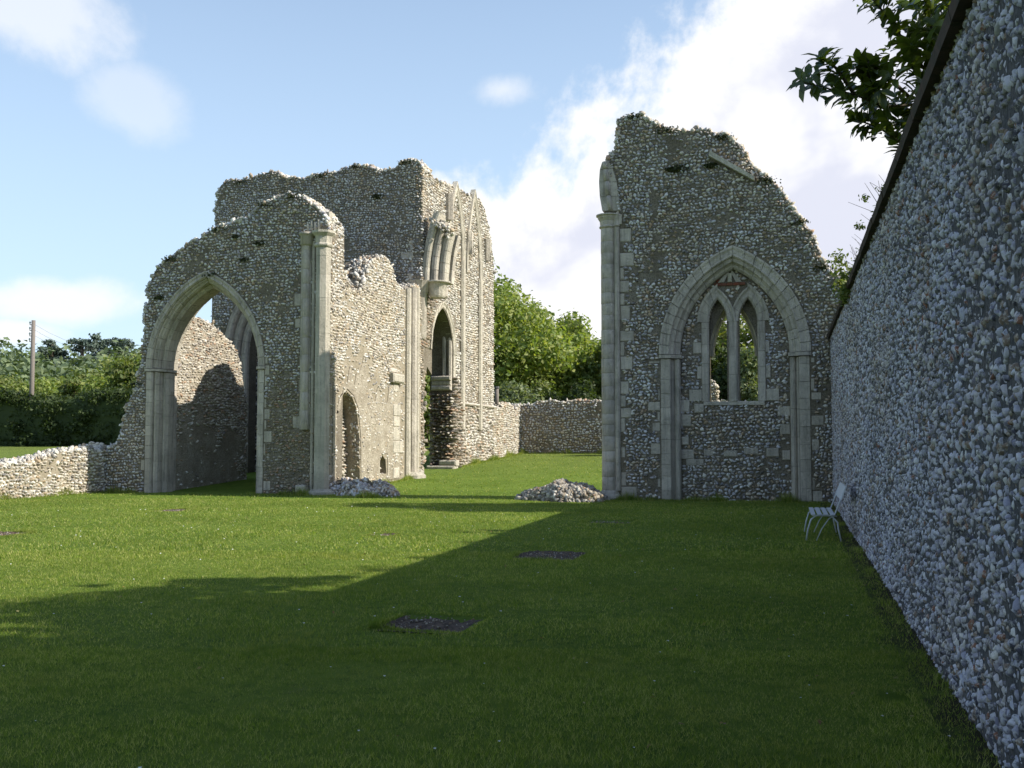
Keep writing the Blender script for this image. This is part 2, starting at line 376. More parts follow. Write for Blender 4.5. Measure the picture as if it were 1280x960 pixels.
def archpts(ac, zs, w, rise, off=0, z0=None, n=10):
    """pointed arch outline, from left foot over the apex to the right foot"""
    c = (rise*rise-w*w)/(2*w); r = w+c+off; tm = math.acos(c/r); L = []
    for i in range(n+1): th = tm*i/n; L.append((ac+c-r*math.cos(th), zs+r*math.sin(th)))
    R = [(2*ac-a, z) for a, z in L[:-1]][::-1]
    if z0 is not None: return [(L[0][0], z0)]+L+R+[(R[-1][0], z0)]
    return L+R
def inarch(ac, zs, w, rise, off, z0=-1):
    p = archpts(ac, zs, w, rise, off, z0); return lambda a, z: inpoly(a, z, p)
def sweep(parent, name, fr, prof, path, m, jit=.009):
    """prof: closed (o, d) list; path: list of functions o -> (a, z)"""
    n = len(prof); V = []; F = []; j = random.uniform(-jit, jit)
    for pf in path:
        for o, d in prof: a, z = pf(o); V.append(fr.v(a, z, d+j))
    k = len(path)
    for i in range(k-1):
        for q in range(n): F.append((i*n+q, i*n+(q+1) % n, (i+1)*n+(q+1) % n, (i+1)*n+q))
    F.append(tuple(range(n))); F.append(tuple((k-1)*n+q for q in range(n)))
    return link(name, pymesh(name, V, F, m), parent)
def arch_ring(parent, fr, ac, zs, w, rise, prof, nseg, m=None, sides=(-1, 1), name='voussoir', trange=(0, 1), gap=.010, sub=2):
    m = m or LIME
    c = (rise*rise-w*w)/(2*w); r = w+c
    for s in sides:
        ts = [trange[0]]
        for i in range(nseg): ts.append(ts[-1]+random.uniform(.8, 1.2))
        k = (trange[1]-trange[0])/(ts[-1]-ts[0]); ts = [trange[0]+(x-ts[0])*k for x in ts]
        for i in range(nseg):
            t0 = ts[i]+gap/r*.5; t1 = ts[i+1]-gap/r*.5
            if i == nseg-1 and trange[1] == 1: t1 = 1-.0015
            def pf(tt):
                def g(o):
                    rr = r+o; th = tt*math.acos(max(-1, min(1, c/rr))); return (ac+s*(-c+rr*math.cos(th)), zs+rr*math.sin(th))
                return g
            sweep(parent, name, fr, prof, [pf(t0+(t1-t0)*q/sub) for q in range(sub+1)], m)
def jamb(parent, fr, ac, w, z0, z1, prof, m=None, sides=(-1, 1), name='jamb_stone', h=(.28, .45), gap=.008):
    m = m or LIME
    for s in sides:
        z = z0
        while z < z1-.05:
            e = min(z+random.uniform(*h), z1)
            if z1-e < .12: e = z1
            def pf(zz): return lambda o: (ac+s*(w+o), zz)
            sweep(parent, name, fr, prof, [pf(z), pf(e-gap)], m); z = e
def block(parent, fr, a0, a1, z0, z1, o0, o1, m=None, name='quoin', ch=.012):
    m = m or LIME
    V = [fr.v(a, z, o0) for a, z in ((a0, z0), (a1, z0), (a1, z1), (a0, z1))]
    V += [fr.v(a, z, o1-ch) for a, z in ((a0, z0), (a1, z0), (a1, z1), (a0, z1))]
    V += [fr.v(a, z, o1) for a, z in ((a0+ch, z0+ch), (a1-ch, z0+ch), (a1-ch, z1-ch), (a0+ch, z1-ch))]
    F = [(0, 1, 2, 3), (8, 9, 10, 11)]+[(i, (i+1) % 4, 4+(i+1) % 4, 4+i) for i in range(4)]+[(4+i, 4+(i+1) % 4, 8+(i+1) % 4, 8+i) for i in range(4)]
    return link(name, pymesh(name, V, F, m), parent)
def quoins(parent, fr, a, s, z0, z1, wmin, wmax, rects, m=None, h=(.25, .38), o1=.02, name='quoin', p=1.0, depth=.12):
    z = z0; k = 0
    while z < z1-.1:
        e = min(z+random.uniform(*h), z1); w = (wmin if k % 2 else wmax)*random.uniform(.8, 1.2); k += 1
        if random.random() < p*.82:
            w *= random.uniform(.6, 1.15); x0, x1 = sorted((a, a+s*w)); block(parent, fr, x0, x1, z+.004+random.uniform(0, .02), e-.004-random.uniform(0, .02), -depth, o1-.008+random.uniform(-.012, .006), m, name, .02)
            rects.append((x0, x1, z, e))
        z = e
def rect_ex(rects): return [(lambda A, Z, r=r: (A > r[0]-.02) & (A < r[1]+.02) & (Z > r[2]) & (Z < r[3])) for r in rects]
def lathe(name, x, y, prof, m, parent, seg=16):
    V = []; F = []
    for r, z in prof:
        for k in range(seg): th = 2*math.pi*k/seg; V.append((x+r*math.cos(th), y+r*math.sin(th), z))
    for i in range(len(prof)-1):
        for k in range(seg): F.append((i*seg+k, i*seg+(k+1) % seg, (i+1)*seg+(k+1) % seg, (i+1)*seg+k))
    F.append(tuple(range(seg))[::-1]); F.append(tuple((len(prof)-1)*seg+k for k in range(seg)))
    me = pymesh(name, V, F, m)
    for p in me.polygons: p.use_smooth = seg > 10 and len(p.vertices) == 4 and abs(p.normal.z) < .05
    return link(name, me, parent)
def shaft(parent, x, y, r, z0, z1, m=None, h=(.34, .5), name='shaft_drum', seg=14):
    z = z0
    while z < z1-.05:
        e = min(z+random.uniform(*h), z1)
        if z1-e < .15: e = z1
        k = r+random.uniform(-.004, .004); lathe(name, x, y, [(k-.003, z+.001), (k, z+.005), (k, e-.006), (k-.003, e-.002)], m or LIME, parent, seg); z = e
def capital(parent, x, y, r, z, s=1.0, m=None, name='capital'):
    lathe(name, x, y, [(r*1.02, z-.42*s), (r*1.12, z-.40*s), (r*1.12, z-.37*s), (r*1.0, z-.35*s), (r*1.05, z-.2*s), (r*1.3, z-.1*s), (r*1.32, z-.06*s), (r*1.5, z-.04*s), (r*1.5, z)], m or LIME, parent, 18)

def foliage(name, centers, radii, n, size, m, parent=None, seed=0, kind=None, up=.3, aspect=1.7, shell=.55):
    rg = np.random.default_rng(seed); C = np.array(centers, float); R = np.array(radii, float)
    if R.ndim == 1: R = np.repeat(R[:, None], 3, 1)
    wgt = (R[:, 0]*R[:, 1]+R[:, 0]*R[:, 2]); wgt = wgt/wgt.sum(); k = rg.choice(len(C), n, p=wgt)
    d = rg.normal(0, 1, (n, 3)); d /= np.linalg.norm(d, axis=1)[:, None]
    rad = shell+(1-shell)*rg.random(n)**.6; rad *= 1+.22*rg.normal(0, 1, n)*(rg.random(n) < .5)
    p = C[k]+d*R[k]*rad[:, None]
    nrm_ = d*.7+rg.normal(0, .6, (n, 3)); nrm_[:, 2] += up; nrm_ /= np.linalg.norm(nrm_, axis=1)[:, None]
    tx = np.cross(nrm_, rg.normal(0, 1, (n, 3))); tx /= np.linalg.norm(tx, axis=1)[:, None]; ty = np.cross(nrm_, tx)
    s = size*rg.uniform(.55, 1.3, n)[:, None]
    fold = nrm_*s*.12
    V = np.stack([p-tx*s*.5, p-ty*s*.5/aspect+fold, p+tx*s*.5, p+ty*s*.5/aspect+fold], 1).reshape(-1, 3)
    q = np.arange(n)[:, None]*4; F = np.concatenate([q+[0, 1, 2], q+[0, 2, 3]], 1).reshape(-1, 3)
    return link(name, npmesh(name, V, F, m, np.repeat(rg.random(n)*.999, 4)), parent, kind)
def gz(x, y):
    x = np.asarray(x, float); y = np.asarray(y, float)
    d = np.maximum(np.maximum(y-29, 0), np.where(x < -22, (-22-x)*.0, 0))
    z = .045*np.minimum(d, 36)
    r = np.hypot(x, y); k = np.clip((r-110)/170, 0, 1); z = z+15*k*k*(3-2*k)
    return z+.012*np.sin(x*.7+1)*np.sin(y*.55)
def G(x, y): return float(gz(x, y))
def tree(name, label, x, y, h, rad, m, seed, n=8000, leaf=.3, group=None, cat='tree', base=.32, nclump=34, flat=1.0, lean=0, trunk_r=None, squash=1.0):
    rg = np.random.default_rng(seed); z0 = G(x, y); T = thing(name, label, cat, (x, y, z0), group)
    tr = trunk_r or h*.022; cz = z0+h*(base+1)/2; hh = h*(1-base)/2
    top = (x+rg.normal(0, .3)+lean, y, z0+h*.8)
    mid = (x+rg.normal(0, .15)+lean*.4, y, z0+h*.4)
    tube('trunk', [(x, y, z0-.3), (x, y, z0+.2), mid, top], [tr*1.35, tr, tr*.7, tr*.2], BARK, T, 8)
    C = []; R = []
    for i in range(nclump):
        d = rg.normal(0, 1, 3); d /= np.linalg.norm(d); d *= rg.uniform(.35, .86)
        taper = 1-.35*max(d[2], 0)
        C.append((x+lean*.6+d[0]*rad*taper, y+d[1]*rad*taper*squash, cz+d[2]*hh)); k = rad*rg.uniform(.2, .36); R.append((k, k, k*.8*flat))
    for i in range(7):
        e = C[i*4 % len(C)]; s = Vector((x, y, z0+h*rg.uniform(.25, .5)))
        mp = (s+Vector(e))/2+Vector((0, 0, -.15*rad)); tube('limb', [s, mp, e], [tr*.45, tr*.3, tr*.1], BARK, T, 6)
    foliage('crown', C, R, n, leaf, m, T, seed, shell=.35)
    return T
# ------------------------------------------------------------------ ground
SLABS = []   # grave slabs: centre x, y, half width, half length
def slabpx(px0, px1, py0, py1):
    def gp(px, py):
        d = ray(px, py); t = -EYE/d.z; return d.x*t, d.y*t
    xa, ya = gp(px0, py1); xb, yb = gp(px1, py1); xc, yc = gp((px0+px1)/2+10, py0)
    cx = (xa+xb)/2; cy0 = (ya+yb)/2; return (cx+(xc-cx)/2, (cy0+yc)/2, abs(xb-xa)/2*1.04, max(abs(yc-cy0)/2, .16))
SLABS = [slabpx(474, 600, 768, 790), slabpx(640, 726, 688, 699), slabpx(727, 788, 650, 655), slabpx(456, 492, 666, 670), slabpx(190, 236, 636, 640), slabpx(-30, 26, 664, 669)]
def axis(a, b, segs):
    out = [a]
    for e, st in segs:
        n = max(1, round((e-out[-1])/st)); out += list(np.linspace(out[-1], e, n+1)[1:])
    return np.array(out)
gx = axis(-1400, 0, [(-400, 60), (-120, 14), (-40, 4), (-14, .6), (2.5, .17), (10, .7), (60, 4), (400, 20), (1400, 70)])
gy = axis(-300, 0, [(-60, 30), (-4, 4), (4, .7), (20, .17), (34, .5), (60, 1.2), (140, 5), (400, 13), (1800, 90)])
X, Y = np.meshgrid(gx, gy); Zg = gz(X, Y)
for cx, cy, hw, hl in SLABS:
    ins = (np.abs(X-cx) < hw) & (np.abs(Y-cy) < hl); Zg[ins] -= .05
hole = np.hypot(X-.62, (Y-6.95)) < .11; Zg[hole] -= .09
nx, ny = len(gx), len(gy); I = np.arange(nx*ny).reshape(ny, nx)
Fq = np.stack([I[:-1, :-1], I[:-1, 1:], I[1:, 1:], I[1:, :-1]], -1).reshape(-1, 4)
link('ground', npmesh('ground', np.stack([X, Y, Zg], -1).reshape(-1, 3), Fq, LAWN, smooth=True), kind='structure')
slab_labels = ['large sunken rectangle of dark gravelly earth in the shaded lawn, nearest the camera', 'long dark sunken slab in the shaded lawn, second one out from the camera',
    'thin sunken slab in the lawn just in front of the window wall', 'small bare brown patch in the sunlit middle of the lawn', 'pale sunken slab in the grass in front of the left arch', 'bare slab at the far left edge of the sunlit lawn']
for (cx, cy, hw, hl), lb in zip(SLABS, slab_labels):
    T = thing('sunken_slab', lb, 'grave slab', (cx, cy, -.03), 'sunken slabs in the lawn')
    nx_, ny_ = 14, 8; V = []; F = []
    for j in range(ny_+1):
        for i in range(nx_+1): V.append((cx+(i/nx_*2-1)*(hw-.02), cy+(j/ny_*2-1)*(hl-.02), -.028+random.uniform(-.012, .012)+.02*(i in (0, nx_) or j in (0, ny_))))
    for j in range(ny_):
        for i in range(nx_): q = j*(nx_+1)+i; F.append((q, q+1, q+nx_+2, q+nx_+1))
    link('slab_surface', pymesh('slab_surface', V, F, GRAVEL), T)
    n = int(hw*hl*4*130)+12; A = RNG.uniform(cx-hw*.95, cx+hw*.95, n); Bq = RNG.uniform(cy-hl*.95, cy+hl*.95, n)
    s = RNG.uniform(.005, .014, n)
    stones('pebble', Frame((0, 0, -.018), (1, 0, 0), (0, 1, 0)), A, np.zeros(n), Bq, s, s*.7, s, KIT_D1, FLINT_BROWN, T, full_rot=True)

# grass blades in the visible lawn
def grass(n, z0, z1, hgt, wid, seed):
    rg = np.random.default_rng(seed)
    zc = np.sqrt(rg.uniform(z0**2, z1**2, n)); s = rg.uniform(-.62, .52, n)*zc
    x = Rv.x*s+Fh.x*zc; y = Rv.y*s+Fh.y*zc
    ok = (x < 1.0) & (y > 2)
    for cx, cy, hw, hl in SLABS: ok &= ~((np.abs(x-cx) < hw-.02) & (np.abs(y-cy) < hl-.02))
    ok &= ~((x < -13.2) & (y > 28)) & ~((x > -5.3) & (y > 28)) & ~((x < -20.8))
    ok &= ~((x > .8) & (rg.random(n) < .7))
    ok &= np.hypot(x-.62, y-6.95) > .1
    x, y = x[ok], y[ok]; n = len(x); z = gz(x, y)
    patch = .75+.5*np.sin(x*2.1+np.sin(y*1.7)*2)*np.sin(y*1.3+np.sin(x)*1.5)*.5
    h = hgt*rg.uniform(.45, 1.25, n)*patch; w = wid*rg.uniform(.7, 1.3, n); th = rg.random(n)*2*np.pi
    lx, ly = rg.normal(0, .45, n)*h, rg.normal(0, .45, n)*h
    c, sn = np.cos(th)*w, np.sin(th)*w; g = z-.005
    V = np.stack([np.stack([x-c, y-sn, g], 1), np.stack([x+c, y+sn, g], 1), np.stack([x+lx, y+ly, g+h], 1)], 1).reshape(-1, 3)
    return V, np.repeat(rg.random(n)*.999, 3)
gs = [grass(200000, 3.6, 8, .040, .0024, 1), grass(200000, 7.5, 15, .045, .0042, 2), grass(170000, 14, 28.5, .05, .009, 3), grass(45000, 28, 52, .06, .018, 4)]
def fringe(pts, n, hgt, wid, seed, spread=.07):
    rg = np.random.default_rng(seed); P_ = np.array(pts, float); L = np.hypot(*(P_[1:]-P_[:-1]).T); k = rg.choice(len(L), n, p=L/L.sum()); u = rg.random(n)[:, None]
    q = P_[k]*(1-u)+P_[k+1]*u+rg.normal(0, spread, (n, 2)); x, y = q.T; z = gz(x, y)
    cl = .4+.9*np.clip(np.sin(x*3.1+y*2.3)+np.sin(x*7.3-y*5.1)*.6, 0, 1.5); h = hgt*rg.uniform(.3, 1.3, n)*cl; th = rg.random(n)*6.28
    c, sn = np.cos(th)*wid, np.sin(th)*wid; g = z-.01
    V = np.stack([np.stack([x-c, y-sn, g], 1), np.stack([x+c, y+sn, g], 1), np.stack([x+rg.normal(0, .4, n)*h, y+rg.normal(0, .4, n)*h, g+h], 1)], 1).reshape(-1, 3)
    return V, np.repeat(rg.random(n)*.999, 3)
gs += [fringe([(.93, 4.2), (1.04, 28)], 9000, .05, .003, 11), fringe([(-5.6, 28.0), (1, 28.05)], 6000, .16, .006, 12), fringe([(-21.0, 20), (-20.95, 28.0), (-20.0, 28.05), (-19.4, 28.0)], 6000, .16, .006, 13),
    fringe([(-15.8, 28.05), (-13.0, 27.8), (-12.9, 28.3)], 3500, .16, .006, 14), fringe([(-13.1, 29), (-13.1, 36)], 5000, .16, .007, 15), fringe([(-13.1, 40.6), (-13.1, 51), (3, 51.1)], 9000, .2, .01, 16), fringe([(-6.9, 27.2), (-5.0, 27.0), (-4.6, 27.6)], 2500, .12, .006, 17), fringe([(-12.9, 27.6), (-11.6, 27.3), (-11.1, 28.2)], 2500, .12, .006, 18)]
for cx_, cy_, hw_, hl_ in SLABS: gs.append(fringe([(cx_-hw_, cy_-hl_), (cx_+hw_, cy_-hl_), (cx_+hw_, cy_+hl_), (cx_-hw_, cy_+hl_), (cx_-hw_, cy_-hl_)], 2600, .055, .0035, 19, .02))
V = np.concatenate([g[0] for g in gs]); tn = np.concatenate([g[1] for g in gs])
link('grass', npmesh('grass', V, np.arange(len(V)).reshape(-1, 3), GRASSB, tn), kind='stuff')
# daisies and pale fallen petals
rg = np.random.default_rng(5); V = []; F = []
for i in range(170):
    zc = rg.uniform(4.5, 26); s = rg.uniform(-.5, .42)*zc; x = Rv.x*s+Fh.x*zc; y = Rv.y*s+Fh.y*zc
    if x > .9: continue
    r = rg.uniform(.004, .009)*(1+zc*.03); z = G(x, y)+.035+rg.uniform(0, .012); o = len(V)
    for k in range(7): th = 2*math.pi*k/7; V.append((x+r*math.cos(th), y+r*math.sin(th), z+r*.3*math.sin(th*2)))
    V.append((x, y, z+r*.35)); F += [(o+k, o+(k+1) % 7, o+7) for k in range(7)]
link('daisies', pymesh('daisies', V, F, DAISY), kind='stuff')

rg = np.random.default_rng(6); n = 240; zc = rg.uniform(4.5, 26, n); s_ = np.where(rg.random(n) < .5, rg.uniform(.1, .42, n), rg.uniform(-.5, .42, n))*zc
x = Rv.x*s_+Fh.x*zc; y = Rv.y*s_+Fh.y*zc; k = x < .9; x, y = x[k], y[k]
foliage('fallen_leaves', np.stack([x, y, gz(x, y)+.04], 1), np.full((len(x), 3), .012), len(x), .035, leaf_mat('dry_leaf', [(.26, .13, .05), (.35, .25, .08), (.2, .12, .06), (.4, .34, .12)], .1), None, 8, 'stuff', up=2)
# ------------------------------------------------------------------ right: ruined gable wall with blocked arch and window
YA = 28.2; FR = FY(YA)
def py(L, y0=YA): return [onY(a, b_, y0) for a, b_ in L]
R = thing('gable_wall', 'tall broken flint gable with a blocked pointed arch around a two light window', 'ruined wall', (-2, YA, 0))
rt = py([(756, 206), (772, 182), (770, 168), (772, 153), (782, 147), (800, 143), (818, 151), (832, 161), (860, 163), (884, 164), (910, 170), (924, 180), (936, 202), (958, 222), (975, 240), (992, 264), (1006, 282), (1018, 302), (1028, 328), (1042, 346), (1070, 350), (1090, 356)])
rtop = roughen(rt, .2, .06)
xl = py([(756, 300)])[0][0]; xr = rtop[-1][0]
AC, SP = onY(917, 441, YA); w_in = (onY(985, 441, YA)[0]-onY(847, 441, YA)[0])/2; apex = onY(917, 334, YA)[1]; rise = apex-SP
outl = [(xl, -.3)]+rtop+[(xr, -.3)]
holeA = archpts(AC, SP, w_in, rise, .50, -.3)
# an arch hole that reaches the ground is a notch in the outline
notch = [(xl, -.3)]+rtop+[(xr, -.3)]+holeA[::-1]
core(R, FR, notch, [], 1.3, MORTAR)
rects = []
MR = .55
# arch: outer hood order and inner chamfered order
arch_ring(R, FR, AC, SP, w_in, rise, [(.27, -.2), (.27, .005), (.30, .03), (.34, .015), (.38, .02), (.44, .02), (.50, .05), (.55, .045), (.55, -.2), (.45, -.42), (.27, -.42)], 12)
arch_ring(R, FR, AC, SP, w_in, rise, [(0, -.44), (0, -.26), (.05, -.2), (.10, -.19), (.14, -.14), (.16, -.075), (.21, -.06), (.27, -.05), (.27, -.44)], 10, sub=2)
# jambs below the springing
jamb(R, FR, AC, w_in, -.1, SP-.12, [(.23, -.44), (.23, -.03), (.26, .012), (.50, .014), (.52, -.03), (.52, -.44)], h=(.28, .5))
jamb(R, FR, AC, w_in, -.1, SP-.12, [(0, -.44), (0, -.22), (.03, -.17), (.08, -.15), (.13, -.17), (.16, -.22), (.22, -.08), (.225, -.44)], h=(.7, 1.2))
jamb(R, FR, AC, w_in, SP-.11, SP-.005, [(-.04, -.45), (-.04, -.14), (.10, -.10), (.22, .05), (.48, .06), (.55, .03), (.55, -.2), (.5, -.45)], name='impost')
for s in (-1, 1): quoins(R, FR, AC+s*(w_in+.53), s, .0, SP-.15, .10, .42 if s < 0 else .3, rects, p=.85 if s < 0 else .6)
# crossing pier at the left edge
sx0 = onY(751, 500, YA)[0]
zc = onY(765, 268, YA)[1]
shaft(R, sx0+.22, YA+.10, .215, 0.25, zc-.36, h=(.3, .42)); shaft(R, sx0+.475, YA-.0, .075, .25, zc-.36, h=(.6, 1.0), seg=10)
lathe('shaft_base', sx0+.24, YA+.10, [(.33, -.1), (.33, .12), (.29, .15), (.27, .22), (.24, .26)], LIME, R, 12)
capital(R, sx0+.22, YA+.10, .23, zc, .9); capital(R, sx0+.475, YA, .085, zc-.01, .8)
block(R, FR, sx0+.40, sx0+.62, zc-.30, zc-.02, -.3, .05, name='capital')
quoins(R, FR, sx0+.56, 1, .05, zc-.35, .14, .36, rects, h=(.28, .45), p=.92, o1=.03)
# stub of the springing crossing arch, leaning out to the left
n = 0
for k, (p0, p1, p2, p3) in enumerate([((753, 264), (776, 264), (750, 246), (774, 246)), ((750, 246), (774, 246), (749, 228), (771, 228)), ((749, 228), (771, 228), (750, 213), (766, 211)), ((750, 213), (766, 211), (753, 203), (760, 201))]):
    q = [onY(*p, YA) for p in (p0, p1, p3, p2)]
    V = []
    for o in (.04, -.6):
        V += [FR.v(q[0][0], q[0][1]+.01, o), FR.v(q[1][0], q[1][1]+.01, o), FR.v(q[2][0], q[2][1], o), FR.v(q[3][0], q[3][1], o)]
    link('springer', pymesh('springer', V, [(0, 1, 2, 3), (4, 5, 6, 7), (0, 1, 5, 4), (1, 2, 6, 5), (2, 3, 7, 6), (3, 0, 4, 7)], LIME), R)
    a0 = (q[0][0]*.55+q[1][0]*.45); a1 = (q[3][0]*.55+q[2][0]*.45)
    tube('arch_roll', [FR.v(a0, q[0][1]+.012, .05), FR.v(a1, q[3][1]-.003, .05)], .07, LIME, R, 8)
# quoins of the old doorway strip in the upper wall, drip course stump, ledger blocks
quoins(R, FR, onY(816, 300, YA)[0], 1, onY(816, 418, YA)[1], onY(816, 205, YA)[1], .12, .24, rects, h=(.14, .34), p=.5, o1=.012, m=MORTAR)
dp = py([(888, 190), (943, 222), (943, 227), (886, 196)])
V = [FR.v(a, z, o) for o in (.16, -.1) for a, z in dp]
link('weather_moulding', pymesh('weather_moulding', V, [(0, 1, 2, 3), (4, 5, 6, 7), (0, 1, 5, 4), (1, 2, 6, 5), (2, 3, 7, 6), (3, 0, 4, 7)], LIME_PALE), R)
stripr = [onY(a, b_, YA) for a, b_ in ((886, 188), (945, 222), (945, 230), (886, 200))]
facing(R, FR, [(xl-.05, -.1)]+rtop+[(xr, -.1)], [], [inarch(AC, SP, w_in, rise, .57), lambda a, z: (np.abs(a-AC) < w_in+.5) & (z < SP), lambda a, z: (a < sx0+.66) & (z < zc+.02), lambda a, z: (a < sx0+.5) & (z < zc+1.0), lambda a, z: inpoly(a, z, stripr)]+rect_ex(rects), .108, .088, FLINT, KIT_D2, (.03, .055))
rim(R, FR, rtop, 1.2, FLINT_WARM, .09, 85); rim(R, FR, rtop, 1.2, FLINT, .075, 60, name='top_flint')
# infill of the arch
I1 = Frame((0, YA+.38, 0), (1, 0, 0), (0, -1, 0))
wc, ws = onY(916, 402, YA+.38); lcl = onY(897.5, 402, YA+.38)[0]; lcr = onY(935, 402, YA+.38)[0]; sill = onY(916, 502, YA+.38)[1]
lw = (onY(946, 450, YA+.38)[0]-onY(924, 450, YA+.38)[0])/2; lrise = onY(916, 374, YA+.38)[1]-ws
hl_, hr_ = [archpts(cx, ws, lw, lrise, 0, sill, 8) for cx in (lcl, lcr)]
inf = archpts(AC, SP, w_in, rise, .495, -.25, 10)
core(R, I1, inf, [hl_, hr_], .22, MORTAR, 'arch_infill')
# wider rear arch of the window, seen through the lights
I2 = Frame((0, YA+.60, 0), (1, 0, 0), (0, -1, 0)); rw = (lcr-lcl)/2+lw+.04
rrise = onY(916, 376, YA+1.0)[1]-onY(916, 446, YA+1.0)[1]; rs = onY(916, 446, YA+1.0)[1]
rearh = archpts((lcl+lcr)/2, rs, rw, rrise, .0, sill-.02, 10)
core(R, I2, inf, [rearh], .68, MORTAR, 'rear_infill', -.004)
arch_ring(R, Frame((0, YA+.9, 0), (1, 0, 0), (0, -1, 0)), (lcl+lcr)/2, rs, rw-.05, rrise-.05, [(0, .16), (.04, .26), (.2, .26), (.2, .0), (0, 0)], 6, LIME_PALE, name='rear_arch_stone')
arch_ring(R, Frame((0, YA+.9, 0), (1, 0, 0), (0, -1, 0)), (lcl+lcr)/2, rs, rw-.12, rrise-.12, [(0, -.02), (.03, .08), (.2, .08), (.2, -.2), (0, -.2)], 6, LIME_PALE, name='rear_arch_stone')
sillo = block(R, I1, lcl-lw-.18, lcr+lw+.18, sill-.10, sill+.005, -.2, .05, LIME, 'window_sill')
for k, cx in enumerate((lcl, lcr)):
    so = -1 if k == 0 else 1; pr = [(.0, -.2), (.0, -.02), (.06, .045), (.16, .05), (.17, .025), (.21, .03), (.27, .07), (.33, .06), (.33, -.1)]
    arch_ring(R, I1, cx, ws, lw, lrise, [(o, d+.0015*k) for o, d in pr], 4, LIME, sides=(so,), name='tracery_stone')
    arch_ring(R, I1, cx, ws, lw, lrise, [(o*.72, d-.003+.0015*k) for o, d in pr], 3, LIME, sides=(-so,), name='tracery_stone')
    jamb(R, I1, cx, lw, sill+.01, ws, [(0, -.2), (0, -.02), (.06, .045), (.20, .045), (.22, .02), (.22, -.1)], LIME, sides=(so,), h=(.35, .6), name='window_jamb')
    zz = sill+.02
    for hq, wq in ((.32, .34), (.3, 0), (.34, .12), (.36, 0), (.3, .22 if so < 0 else .1)):
        if wq:
            a0, a1 = sorted((cx+so*(lw+.225), cx+so*(lw+.225+wq))); block(R, I1, a0, a1, zz, zz+hq, -.1, .035, LIME, 'window_jamb'); rects.append((a0, a1, zz, zz+hq))
        zz += hq
mw = (lcr-lcl)/2-lw
me_ = [(0, -.19), (mw*.45, -.19), (mw*1.0, -.06), (mw*.5, .055), (-mw*.5, .055), (-mw, -.06), (-mw*.45, -.19)]
zz = sill+.005
for e in (sill+.75, sill+1.5, ws+.06):
    sweep(R, 'mullion', I1, me_, [lambda o, zq=q: ((lcl+lcr)/2+o, zq) for q in (zz, e-.008)], LIME); zz = e
# red tile course and little pedimented niche above the window
bz = onY(912, 357, YA+.38)[1]; bx0 = onY(893, 357, YA+.38)[0]; bx1 = onY(932, 357, YA+.38)[0]
for i in range(5):
    a0 = bx0+(bx1-bx0)*i/5; block(R, I1, a0, a0+(bx1-bx0)/5-.01, bz, bz+.075, -.05, .045, BRICK, 'brick', .006)
block(R, I1, bx0+.04, bx0+.2, bz+.1, bz+.17, -.05, .03, BRICK, 'brick', .006)
zn = bz+.09; mx_ = (bx0+bx1)/2
for s in (-1, 1):
    V = [I1.v(mx_+s*a, zn+z, o) for o in (.05, -.05) for a, z in ((.03, .27), (.03, .36), (.32, .0), (.16, .0))]
    link('niche_stone', pymesh('niche_stone', V, [(0, 1, 2, 3), (4, 5, 6, 7), (0, 1, 5, 4), (1, 2, 6, 5), (2, 3, 7, 6), (3, 0, 4, 7)], LIME), R)
block(R, I1, mx_-.06, mx_+.06, zn, zn+.25, -.05, .06, LIME_PALE, 'niche_stone')
winex = [lambda a, z, cx=cx: inpoly(a, z, archpts(cx, ws, lw, lrise, .33, sill-.12, 8)) for cx in (lcl, lcr)]
winex = [lambda a, z: (np.abs(a-(lcl+lcr)/2) < (lcr-lcl)/2+lw+.23) & (z > sill-.12) & (z < ws), *[inarch(cx, ws, lw, lrise, .33, ws-.3) for cx in (lcl, lcr)]]
r2 = []
for px0, px1, py0, py1 in ((848, 862, 500, 515), (868, 880, 505, 516), (850, 864, 518, 533), (852, 861, 546, 556), (972, 988, 508, 520), (975, 988, 530, 543), (978, 988, 563, 575), (880, 892, 562, 570), (905, 922, 563, 571), (850, 868, 562, 574), (930, 948, 560, 568), (858, 880, 574, 582), (958, 974, 560, 571)):
    a0, z1 = onY(px0, py0, YA+.38); a1, z0 = onY(px1, py1, YA+.38); block(R, I1, a0, a1, z0, z1, -.1, .035, LIME, 'ashlar_block', .02); r2.append((a0, a1, z0, z1))
facing(R, I1, archpts(AC, SP, w_in, rise, -.01, -.1, 10), [], winex+rect_ex(rects+r2)+[lambda a, z: (a > bx0-.02) & (a < bx1+.02) & (z > bz-.03) & (z < bz+.1), lambda a, z: (np.abs(a-mx_) < .3-.7*(z-zn)) & (z > zn-.02) & (z < zn+.36)], .112, .092, FLINT, KIT_D2, (.028, .05), name='infill_flint')
# a weed tuft or two in the masonry
def tuft(parent, fr, px, py_, s, y0=YA, n=160, name='weed_tuft', m=MOSS, isx=False):
    a, z = (onX if isx else onY)(px, py_, y0); p = fr.v(a, z, .03)
    foliage(name, [(p.x, p.y, p.z)], [(s, .07, s*.35) if not isx else (.07, s, s*.35)], n, .09, m, parent, int(px), shell=.0)
for q in ((848, 211, .35), (888, 207, .2), (840, 212, .2)): tuft(R, FR, *q)

